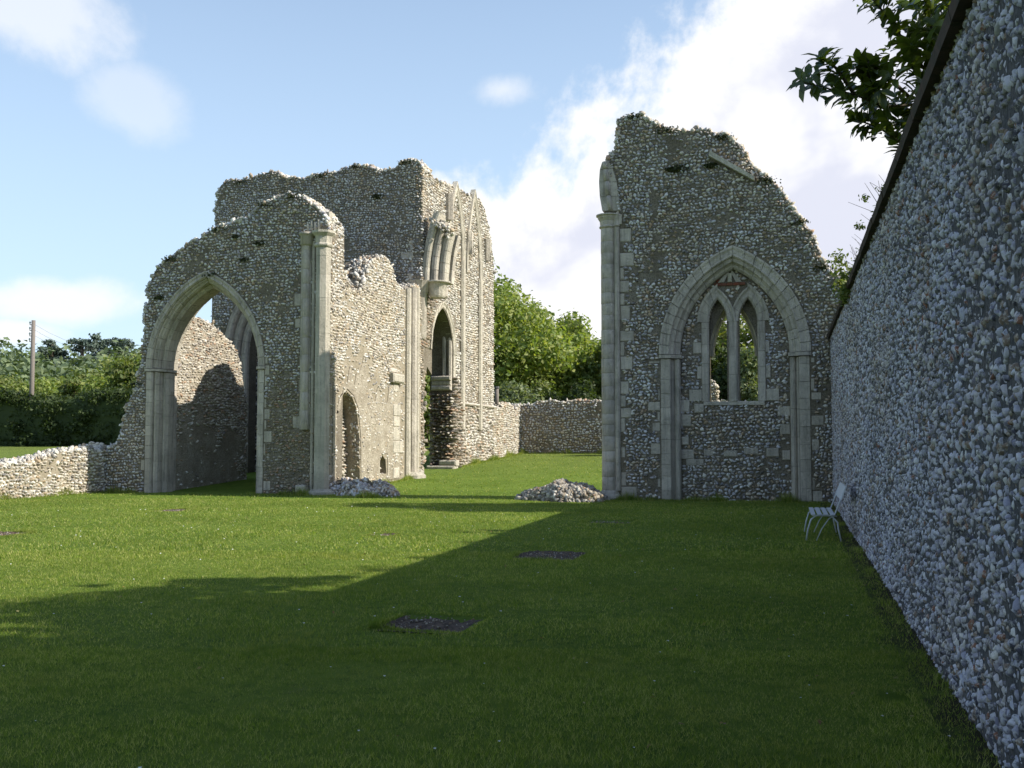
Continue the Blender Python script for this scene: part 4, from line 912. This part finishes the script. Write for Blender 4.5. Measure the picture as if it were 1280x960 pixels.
x0, y0_ = gpt(700, 627); mound('rubble_heap', 'grey flint rubble mound beside the foot of the gable wall pier', x0, y0_+.6, 1.25, .8, .5, FLINT_DIRTY, 13)

# ------------------------------------------------------------------ garden wall on the right
GW = thing('garden_wall', 'long high shaded flint garden wall with dark coping along the right side', 'wall', (1.0, 15, 0))
def GFrame():
    f = Frame((1.0-.0065*5, 0, 0), (.0065, 1, 0), (-1, .0065, 0)); f.flip = True; return f
FGW = GFrame()
gtop = [(y_, 4.0+.0155*(y_-6)) for y_ in np.arange(-4, 31, 1.0)]
gtop = [(a, z+random.gauss(0, .008)) for a, z in gtop]
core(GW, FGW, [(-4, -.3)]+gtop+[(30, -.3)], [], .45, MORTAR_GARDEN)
def gseg(a0, a1, w, h, kt, top, name='flint', proud=(.015, .028)):
    pl = [(a0, -.05)]+[(a0, 4.0+.0155*(a0-6)), (a1, 4.0+.0155*(a1-6))]+[(a1, -.05)]
    A, Z, S, H = rows(a0, a1, -.05, 4.6, w, h); ok = inpoly(A, Z, pl); A, Z, S, H = A[ok], Z[ok], S[ok], H[ok]; n = len(A)
    big = RNG.random(n); S = S*np.where(big > .93, 1.35, 1); H = H*np.where(big > .93, 1.45, RNG.uniform(.8, 1.25, n))
    stones(name, FGW, A+RNG.normal(0, .012, n), Z+RNG.normal(0, .014, n), RNG.uniform(-.024, .004, n), S*RNG.uniform(.85, 1.25, n), H*RNG.uniform(.85, 1.25, n), RNG.uniform(*proud, n), kt, FLINT_GARDEN, GW, spin=.8, top=top)
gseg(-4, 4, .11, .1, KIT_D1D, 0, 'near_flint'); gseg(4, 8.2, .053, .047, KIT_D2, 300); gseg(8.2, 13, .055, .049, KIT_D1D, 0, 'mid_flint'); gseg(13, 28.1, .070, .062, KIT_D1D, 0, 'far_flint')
# coping: dark courses overhanging the face
y_ = -4
while y_ < 28:
    e = y_+random.uniform(.55, .75); z_ = 4.0+.0155*(y_-6); z2 = 4.0+.0155*(e-6)
    jo, jz = random.uniform(-.006, .006), random.uniform(-.005, .005)
    V = [FGW.v(a, z, o) for a, zb in ((y_, z_), (e-.008, z2)) for o, z in ((.07+jo, zb-.03+jz), (.085+jo, zb+.045+jz), (.04, zb+.09), (-.225, zb+.20), (-.5, zb+.09), (-.53, zb-.03))]
    F = [tuple(range(6)), tuple(range(6, 12))]+[(i, (i+1) % 6, 6+(i+1) % 6, 6+i) for i in range(6)]
    link('coping_stone', pymesh('coping_stone', V, F, COPING), GW); y_ = e

# ------------------------------------------------------------------ garden chair
cx, cy = .58, 18.2
CH = thing('garden_bench', 'white metal slatted garden bench standing against the flint garden wall', 'bench', (cx, cy, 0))
def ctube(name, pts, r=.013): return tube(name, [(cx+a, cy+b_, z) for a, b_, z in pts], r, WHITE, CH, 6)
hy = .84
for s in (-1, 1):
    ctube('leg', [(-.30, s*hy, 0), (-.27, s*hy, .18), (-.22, s*hy, .34), (-.14, s*hy, .405), (-.02, s*hy, .415)])
    ctube('leg', [(.24, s*hy, 0), (.20, s*hy, .2), (.19, s*hy, .3), (.10, s*hy, .405), (.0, s*hy, .415)])
    ctube('brace', [(-.14, s*(hy-.03), 0.0), (-.05, s*(hy-.03), .2), (.06, s*(hy-.02), .36), (.14, s*(hy-.02), .405)], .008)
    ctube('back_post', [(.14, s*(hy-.03), .40), (.20, s*(hy-.03), .55), (.32, s*(hy-.03), .87)])
    ctube('seat_rail', [(-.20, s*(hy-.01), .405), (.18, s*(hy-.01), .40)], .010)
def slat(name, a0, a1, z0, z1, y1=.90, th=.014):
    V = [(cx+a, cy+y, z+dz) for dz in (0, th) for a, z, y in ((a0, z0, -y1), (a1, z1, -y1), (a1, z1, y1), (a0, z0, y1))]
    link(name, pymesh(name, V, [(0, 1, 2, 3), (4, 5, 6, 7), (0, 1, 5, 4), (1, 2, 6, 5), (2, 3, 7, 6), (3, 0, 4, 7)], WHITE), CH)
for i in range(4): slat('seat_slat', -.22+i*.1, -.15+i*.1, .418, .418)
V = [(cx+a+o, cy+y, z) for o in (0, .016) for a, z, y in ((.245, .66, -.88), (.245, .66, .88), (.32, .88, .88), (.32, .88, -.88))]
link('back_slat', pymesh('back_slat', V, [(0, 1, 2, 3), (4, 5, 6, 7), (0, 1, 5, 4), (1, 2, 6, 5), (2, 3, 7, 6), (3, 0, 4, 7)], WHITE), CH)

# ------------------------------------------------------------------ magnolia over the wall
mxx, myy = 2.6, 10.6
MG = thing('magnolia_tree', 'big leaved evergreen tree reaching over the garden wall at the top right', 'tree', (mxx, myy, 0))
tube('trunk', [(mxx, myy, -.2), (mxx, myy, 1.5), (mxx-.1, myy, 3.4), (mxx-.2, myy-.1, 5.2)], [.16, .14, .11, .07], BARK, MG)
def mp(px, py_, Z): d = ray(px, py_); t_ = Z/d.dot(Fv); return Vector((d.x*t_, d.y*t_, EYE+d.z*t_))
br = [[(1190, 150, 10.6), (1150, 130, 10.2), (1105, 133, 9.9), (1068, 118, 9.7), (1040, 112, 9.6), (1005, 103, 9.5)],
      [(1190, 120, 10.4), (1140, 70, 10.1), (1120, 35, 9.9), (1100, 10, 9.8), (1080, -14, 9.7)],
      [(1150, 200, 10.8), (1125, 178, 10.5), (1100, 160, 10.3), (1072, 150, 10.2)],
      [(1135, 120, 10.1), (1110, 96, 9.9), (1085, 78, 9.8), (1070, 88, 9.8)],
      [(1105, 133, 9.9), (1090, 105, 9.8), (1084, 90, 9.8)], [(1068, 118, 9.7), (1045, 85, 9.6), (1030, 74, 9.6)],
      [(1180, 90, 10.2), (1165, 40, 10.0), (1160, 10, 9.9), (1150, -20, 9.8)], [(1190, 60, 10.2), (1185, 20, 10), (1190, -20, 10)],
      [(1170, 150, 10.6), (1150, 100, 10.1), (1148, 70, 10.1)], [(1160, 180, 10.7), (1140, 150, 10.4), (1122, 140, 10.3)]]
tips = []
for b_ in br:
    pts = [mp(*q) for q in b_]
    if b_[0][0] > 1140: pts = [Vector((mxx-.15, myy-.05, 3.9+random.random()))]+pts
    n = len(pts); tube('branch', pts, [.014*(1-i/n)+.005 for i in range(n)], BARK, MG, 6)
    for i in range(max(1, n-4), n):
        tips.append(pts[i])
        if i < n-1: tips.append((pts[i]+pts[i+1])/2)
extra = [(1008, 98), (1025, 78), (1022, 112), (1045, 92), (1052, 120), (1075, 80), (1078, 112), (1068, 96), (1098, 92), (1100, 120), (1085, 132), (1108, 148), (1080, 150), (1096, 168), (1118, 172), (1130, 160), (1128, 130), (1145, 115), (1150, 145), (1120, 100), (1112, 60), (1125, 25), (1140, 40), (1155, 60), (1165, 85), (1170, 30), (1185, 15), (1150, 15), (1135, 5), (1110, 8), (1075, 2), (1185, 50), (1175, 60), (1160, 110), (1140, 80), (1200, 5), (1143, 180), (1152, 165), (1125, 150), (1060, 130), (1150, 90), (1160, 110), (1145, 125), (1165, 75), (1158, 138), (1142, 158), (1130, 185), (1138, 196), (1172, 62), (1180, 75), (1135, 60), (1150, 30), (1168, 100), (1120, 120), (1110, 135), (1095, 110)]
tips += [mp(a+random.uniform(-4, 4), b_+random.uniform(-4, 4), random.uniform(9.6, 10.5)) for a, b_ in extra]
def leafmesh(tone):
    V = [(0, 0, 0), (.03, .35, .018), (0, .35, 0), (-.03, .35, .018), (.026, .7, .01), (0, .7, -.012), (-.026, .7, .01), (0, 1, -.05)]
    V = np.array(V, float); V[:, 0] *= 6.5; V[:, 2] *= 3
    F = np.array([(0, 1, 2), (0, 2, 3), (1, 4, 5), (1, 5, 2), (3, 2, 5), (3, 5, 6), (4, 7, 5), (6, 5, 7)]); return V, F
LV, LF = leafmesh(0); LM = [npmesh('leaf', LV, LF, LEAF_GLOSS, np.full(8, random.random())) for _ in range(6)]
cnt = 0; SV = []; ST = []; SF = []
for tp in tips:
    ax0 = Vector((random.gauss(-.35, .4), random.gauss(-.2, .4), random.gauss(.5, .35))).normalized()
    for k in range(random.randint(8, 11)):
        th = k*2.4+random.random(); o1 = ax0.orthogonal().normalized(); o2 = ax0.cross(o1)
        d = (ax0*random.uniform(.05, .75)+o1*math.cos(th)+o2*math.sin(th)).normalized()
        up = (ax0*.8+Vector((0, 0, .6))); sxx = d.cross(up).normalized(); upn = sxx.cross(d)
        L = random.uniform(.13, .23); base_ = tp+ax0*random.uniform(-.06, .05)
        from mathutils import Matrix
        M = Matrix((sxx*L, d*L, upn*L)).transposed()
        if cnt < 300:
            o = link('leaf', LM[cnt % 6], MG, loc=base_); o.rotation_mode = 'QUATERNION'
            M2 = Matrix((sxx, d, upn)).transposed(); o.rotation_quaternion = M2.to_quaternion(); o.scale = (L, L, L); cnt += 1
        else:
            q = (LV@np.array(M).T)+np.array(base_); SF.append(LF+len(SV)*8); SV.append(q); ST += [random.random()]*8
link('leaves', npmesh('leaves', np.concatenate(SV), np.concatenate(SF), LEAF_GLOSS, ST), MG, 'stuff')
cs = [mp(*q) for q in ((1195, 40, 10.6), (1180, 110, 10.8), (1165, 160, 11), (1215, 20, 10.6), (1150, 190, 11.2))]
foliage('inner_leaves', [tuple(c) for c in cs], [.36, .30, .22, .3, .15], 1300, .17, LEAF_GLOSS, MG, 3, 'stuff', aspect=2.4, shell=.1)
# plants peeping over the coping further along
def overwall(name, label, px, py_, Z, s, n, m, leaf=.07, twigs=6, spread=1.0):
    c = mp(px, py_, Z); T = thing(name, label, 'shrub', (c.x+.5, c.y, 0))
    root = Vector((c.x+.5, c.y, 3.5)); tube('stem', [(c.x+.5, c.y, -.1), (c.x+.5, c.y, 2), root], [.05, .04, .03], BARK, T, 6)
    for i in range(twigs):
        e = c+Vector((random.gauss(0, s*.7), random.gauss(0, s*.7), random.uniform(.2, 1.0)*s*1.3)); tube('twig', [root, (root+e)/2+Vector((random.gauss(0, s*.3), 0, .1)), (root+e*3)/4+Vector((random.gauss(0, s*.2), 0, .06)), e], [.008, .006, .004, .002], BARK, T, 5)
    C = [tuple(c+Vector((random.gauss(0, s*.5), random.gauss(0, s*.6), random.gauss(0, s*.4)))) for _ in range(12)]
    foliage('foliage', C, [s*random.uniform(.25, .5) for _ in C], n, leaf, m, T, int(px), aspect=2, shell=.0)
overwall('wall_shrub', 'twiggy dark shrub showing above the coping below the overhanging tree', 1108, 252, 12, .26, 500, LEAF_GLOSS, .06, 16)
overwall('wall_shrub', 'small shrub sprig just left of the coping halfway down the wall', 1098, 285, 13.3, .18, 260, LEAF_MID, .07, 5)
overwall('wall_shrub', 'loose pale green shrub behind the garden wall near the end of the gable', 1070, 345, 17.5, .42, 900, LEAF_MID, .08, 16)
overwall('wall_shrub', 'thin bare sprig above the coping nearer the gable', 1082, 318, 15.5, .25, 260, LEAF_DARK, .06, 12)

# ------------------------------------------------------------------ trees beyond
def tr(px, Z, ty, rad, name, label, m, seed, **k):
    x, y = atD(px, Z); h = EYE+(552-ty)*Z/FPX*.96-G(x, y); return tree(name, label, x, y, h, rad, m, seed, **k)
tr(607, 66, 312, 5.6, 'ash_tree', 'tall bright green tree rising behind the link wall beside the lancet wall', LEAF_BRIGHT, 21, n=20000, leaf=.34, base=.12, nclump=60)
tr(672, 70, 348, 4.6, 'ash_tree', 'bright green tree with yellowing top in the middle of the gap between the ruins', LEAF_BRIGHT, 22, n=18000, leaf=.34, base=.12, nclump=50)
tr(712, 74, 388, 3.6, 'ash_tree', 'lower rounded green tree sloping down towards the gable wall pier', LEAF_MID, 23, n=14000, leaf=.34, base=.1, nclump=40)
tr(728, 78, 398, 3.4, 'ash_tree', 'small green treetop nearest the pier of the gable wall', LEAF_BRIGHT, 29, n=14000, leaf=.34, base=.1, nclump=40)
tr(762, 70, 400, 3.2, 'holly_tree', 'darker green tree half hidden behind the left edge of the gable wall', LEAF_MID, 24, n=11000, leaf=.3, base=.1)
for i, (px, s) in enumerate(((628, 1.0), (655, 1.15), (684, .95), (712, 1.1), (738, 1.0))):
    tr(px, 58, 470-10*(i % 2), 2.1*s, 'bush', ['bush just over the wall at the foot of the tallest green tree', 'pale leafed bush over the boundary wall below the yellowing tree', 'middle bush over the far boundary wall', 'broad bush over the boundary wall, second from the gable pier', 'dark bush over the boundary wall next to the gable pier'][i], (LEAF_GREY, LEAF_GREY, LEAF_MID, LEAF_DARK, LEAF_DARK)[i], 30+i, n=6000, leaf=.24, base=.0, nclump=20, cat='bush', group='bushes behind the far boundary wall')
tr(893, 62, 395, 3.0, 'yew_tree', 'dark tree seen through the left light of the window', LEAF_DARK, 41, n=13000, leaf=.3, base=.05)
tr(905, 72, 340, 4.5, 'ash_tree', 'green tree seen at the middle of the window behind the mullion', LEAF_MID, 42, n=10000, leaf=.34, base=.1)
tr(940, 60, 425, 2.6, 'willow_bush', 'pale grey green bush seen through the right light of the window', LEAF_GREY, 43, n=11000, leaf=.28, base=.0, cat='bush')
tr(985, 70, 365, 4.2, 'yew_tree', 'dark tree behind the gable wall, seen at the right of the window', LEAF_DARK, 44, n=5000, leaf=.34, base=.05)
tr(1046, 48, 318, 1.9, 'tall_bush', 'small yellow green treetop in the dip between gable and garden wall', LEAF_BRIGHT, 45, n=6000, leaf=.26, base=.3, cat='tree')
tr(835, 66, 360, 4.0, 'yew_tree', 'dark tree mostly hidden behind the left of the gable wall', LEAF_DARK, 46, n=4000, leaf=.4, base=.05)
# seen through the doorway of the chancel wall
tr(533, 62, 430, 2.6, 'bush', 'sunlit bush glimpsed through the ragged gap in the chancel wall', LEAF_BRIGHT, 47, n=7000, leaf=.26, base=.0, cat='bush')

# clipped hedge, left
HX0, HX1, HY = -60, -31, 58.5
HG = thing('hedge', 'long dark clipped hedge across the field beyond the low wall at the left', 'hedge', (-45, HY, G(-45, HY)))
C = []; R_ = []
rg = np.random.default_rng(9)
for x in np.arange(HX0, HX1, .55):
    for z in (1.6, 2.5, 3.4, 4.3): C.append((x+rg.normal(0, .2), HY+rg.normal(0, .3), z+rg.normal(0, .12)+(.25*math.sin(x*.7) if z > 4 else 0))); R_.append((.75, .9, .62))
foliage('foliage', C, R_, 42000, .26, LEAF_DARK, HG, 4, shell=.5)
block(HG, FY(HY-.5), HX0, HX1, .6, 4.4, -1.0, 0, LEAF_DARK, 'hedge_core', .2)
for x in np.arange(HX0+1, HX1, 2.4): tube('stem', [(x, HY, .9), (x+.1, HY, 3.5)], [.08, .04], BARK, HG, 6)
# mixed shrubs and small trees over the hedge
lab = ['olive green shrubby tree at the far left behind the hedge', 'rounded green tree just left of the wooden pole', 'green bushy tree just right of the wooden pole', 'wide mid green tree beyond the hedge, second right of the pole',
    'yellowish green tree beyond the hedge between pole and ruin', 'russet tinged tree low behind the hedge', 'dense green tree beyond the hedge nearing the ruin', 'tall bright green tree against the left edge of the arch wall', 'dark green tree tucked behind the edge of the arch wall', 'green tree glimpsed behind the arch wall']
sp = [(-14, 84, 468, 4.2, LEAF_MID), (22, 92, 466, 4.6, LEAF_MID), (52, 88, 466, 3.8, LEAF_BRIGHT), (78, 100, 466, 4.6, LEAF_GREY), (102, 90, 468, 4.2, LEAF_BRIGHT), (92, 78, 466, 3.0, LEAF_MID), (128, 84, 458, 4.0, LEAF_MID), (160, 76, 434, 4.2, LEAF_BRIGHT), (178, 72, 424, 3.6, LEAF_MID), (200, 76, 425, 3.6, LEAF_MID)]
for i, (px, Z, ty, rd, m) in enumerate(sp): tr(px, Z, ty, rd, 'shrubby_tree', lab[i], m, 60+i, n=7000, leaf=.36, base=.0, nclump=34, group='shrubby trees beyond the hedge')
# the wooded hill
C = []; R_ = []; rg = np.random.default_rng(12)
for i in range(620):
    r = rg.uniform(150, 330); px = rg.uniform(-700, 700); x, y = atD(px, r); k = rg.uniform(3.2, 5.6)
    if px > 300 and rg.random() < .5: continue
    C.append((x, y, G(x, y)+k*.75)); R_.append((k, k, k*.85))
foliage('woodland', C, R_, 70000, 1.4, LEAF_FAR, None, 14, 'stuff', shell=.75)
# flat topped cedars on the skyline
cl = ['flat topped cedar on the skyline above the pole', 'broad flat topped cedar, highest on the wooded skyline', 'layered cedar on the skyline to the right of the broadest one', 'low cedar on the skyline near the ruin']
for i, (px, ty, rd) in enumerate(((62, 424, 6), (100, 420, 10), (130, 421, 6.5), (150, 424, 6))):
    x, y = atD(px, 232); z0 = G(x, y); zt_ = EYE+(552-ty)*232/FPX; T = thing('cedar_tree', cl[i], 'tree', (x, y, z0), 'cedars on the wooded skyline')
    tube('trunk', [(x, y, z0-1), (x, y, zt_-1)], [.7, .25], BARK, T, 7); rg = np.random.default_rng(80+i)
    C = []; R_ = []
    for j in range(22):
        lv = rg.integers(0, 4); rr = rd*(1-.18*lv)*rg.uniform(.1, .95); th = rg.uniform(0, 6.28); k = rd*rg.uniform(.14, .27)
        C.append((x+rr*math.cos(th), y+rr*math.sin(th), zt_-1.2-(3-lv)*1.7+rg.normal(0, .6)-.06*rr)); R_.append((k, k, rg.uniform(.5, 1.0)))
        if j < 8: tube('limb', [(x, y, C[-1][2]-1.2), C[-1]], [.2, .06], BARK, T, 5)
    foliage('crown', C, R_, 2600, .8, LEAF_CEDAR, T, 90+i, shell=.2)
# pole with insulator pegs and its wires
x, y = atD(38, 69); zg = G(x, y)
PO = thing('telegraph_pole', 'weathered wooden telegraph pole rising out of the hedge at the far left', 'pole', (x, y, zg))
zt_ = EYE+(552-393)*66/FPX
tube('pole_shaft', [(x, y, zg-.3), (x, y, (zg+zt_)/2), (x, y, zt_)], [.17, .15, .125], POLE, PO, 10)
for i in range(4):
    z_ = zt_-.3-i*.38; tube('peg', [(x, y, z_), (x-.24, y-.05, z_), (x-.24, y-.05, z_+.12)], .03, METAL, PO, 5)
    lathe('insulator', x-.24, y-.05, [(.045, z_+.1), (.06, z_+.16), (.035, z_+.24)], WHITE, PO, 8)
    e = Vector(atD(215, 74)).to_3d(); e.z = EYE+(552-432-i*4)*74/FPX
    if i < 3:
        s = Vector((x-.24, y-.05, z_+.2)); pts = [s.lerp(e, u)+Vector((0, 0, -1.2*4*u*(1-u))) for u in np.linspace(0, 1, 9)]; tube('wire', pts, .008, METAL, PO, 4)

# trees behind the garden wall beside and behind the camera: their shade falls over the lawn
for i, (x, y, h, rd, sq, lb) in enumerate(((6.6, 8.4, 11, 3.1, 1.0, 'leafy tree behind the garden wall whose ragged shade falls on the lawn'), (6.8, 3.2, 12, 4.0, 1, 'tall leafy tree behind the near end of the garden wall'), (7, -4, 12.5, 4.5, 1, 'tall leafy tree behind the garden wall, back past the camera'), (12.5, 5.0, 14, 4.6, 1, 'tallest tree standing further behind the near garden wall'), (14, -6, 14, 5, 1, 'big tree well behind the camera beyond the garden wall'))):
    tree('garden_tree', lb, x, y, h, rd, LEAF_MID, 100+i, n=8500, leaf=.4, base=.2, nclump=40, squash=sq, group='trees behind the garden wall')
for x, y, h, lb in ((6.9, 25.5, 12.5, 'unseen narrow upright tree added for its shade behind the far end of the garden wall'), (9.2, 25.8, 17, 'second unseen narrow tree added for its shade behind the far garden wall, further from it'), (12, 26.6, 16, 'tallest unseen narrow tree added for its shade well behind the far garden wall')):
    tree('shade_band_tree', lb, x, y, h, 2.1, LEAF_DARK, int(h*3), n=7000, leaf=.32, base=.1, nclump=26, group='trees behind the garden wall')  # unseen trees, added to cast the shade band in front of the ruins

for px, py_, sz in ((790, 146, .3), (835, 163, .35), (905, 171, .25), (960, 226, .35), (1000, 278, .3), (1030, 334, .3)): tuft(R, FR, px, py_, sz, n=70, name='top_weeds')
for px, py_, sz in ((212, 324, .3), (270, 286, .35), (330, 256, .3), (365, 245, .3), (170, 480, .25)): tuft(Lw, FR, px, py_, sz, n=60, name='top_weeds')
for px, py_, sz in ((300, 228, .4), (400, 219, .4), (445, 208, .35), (505, 203, .35)): tuft(Ew, FE, px, py_, sz, y0=YE, n=70, name='top_weeds')
nt = sum(len(m.loops)-2*len(m.polygons) for m in bpy.data.meshes); print('TRIS', nt)
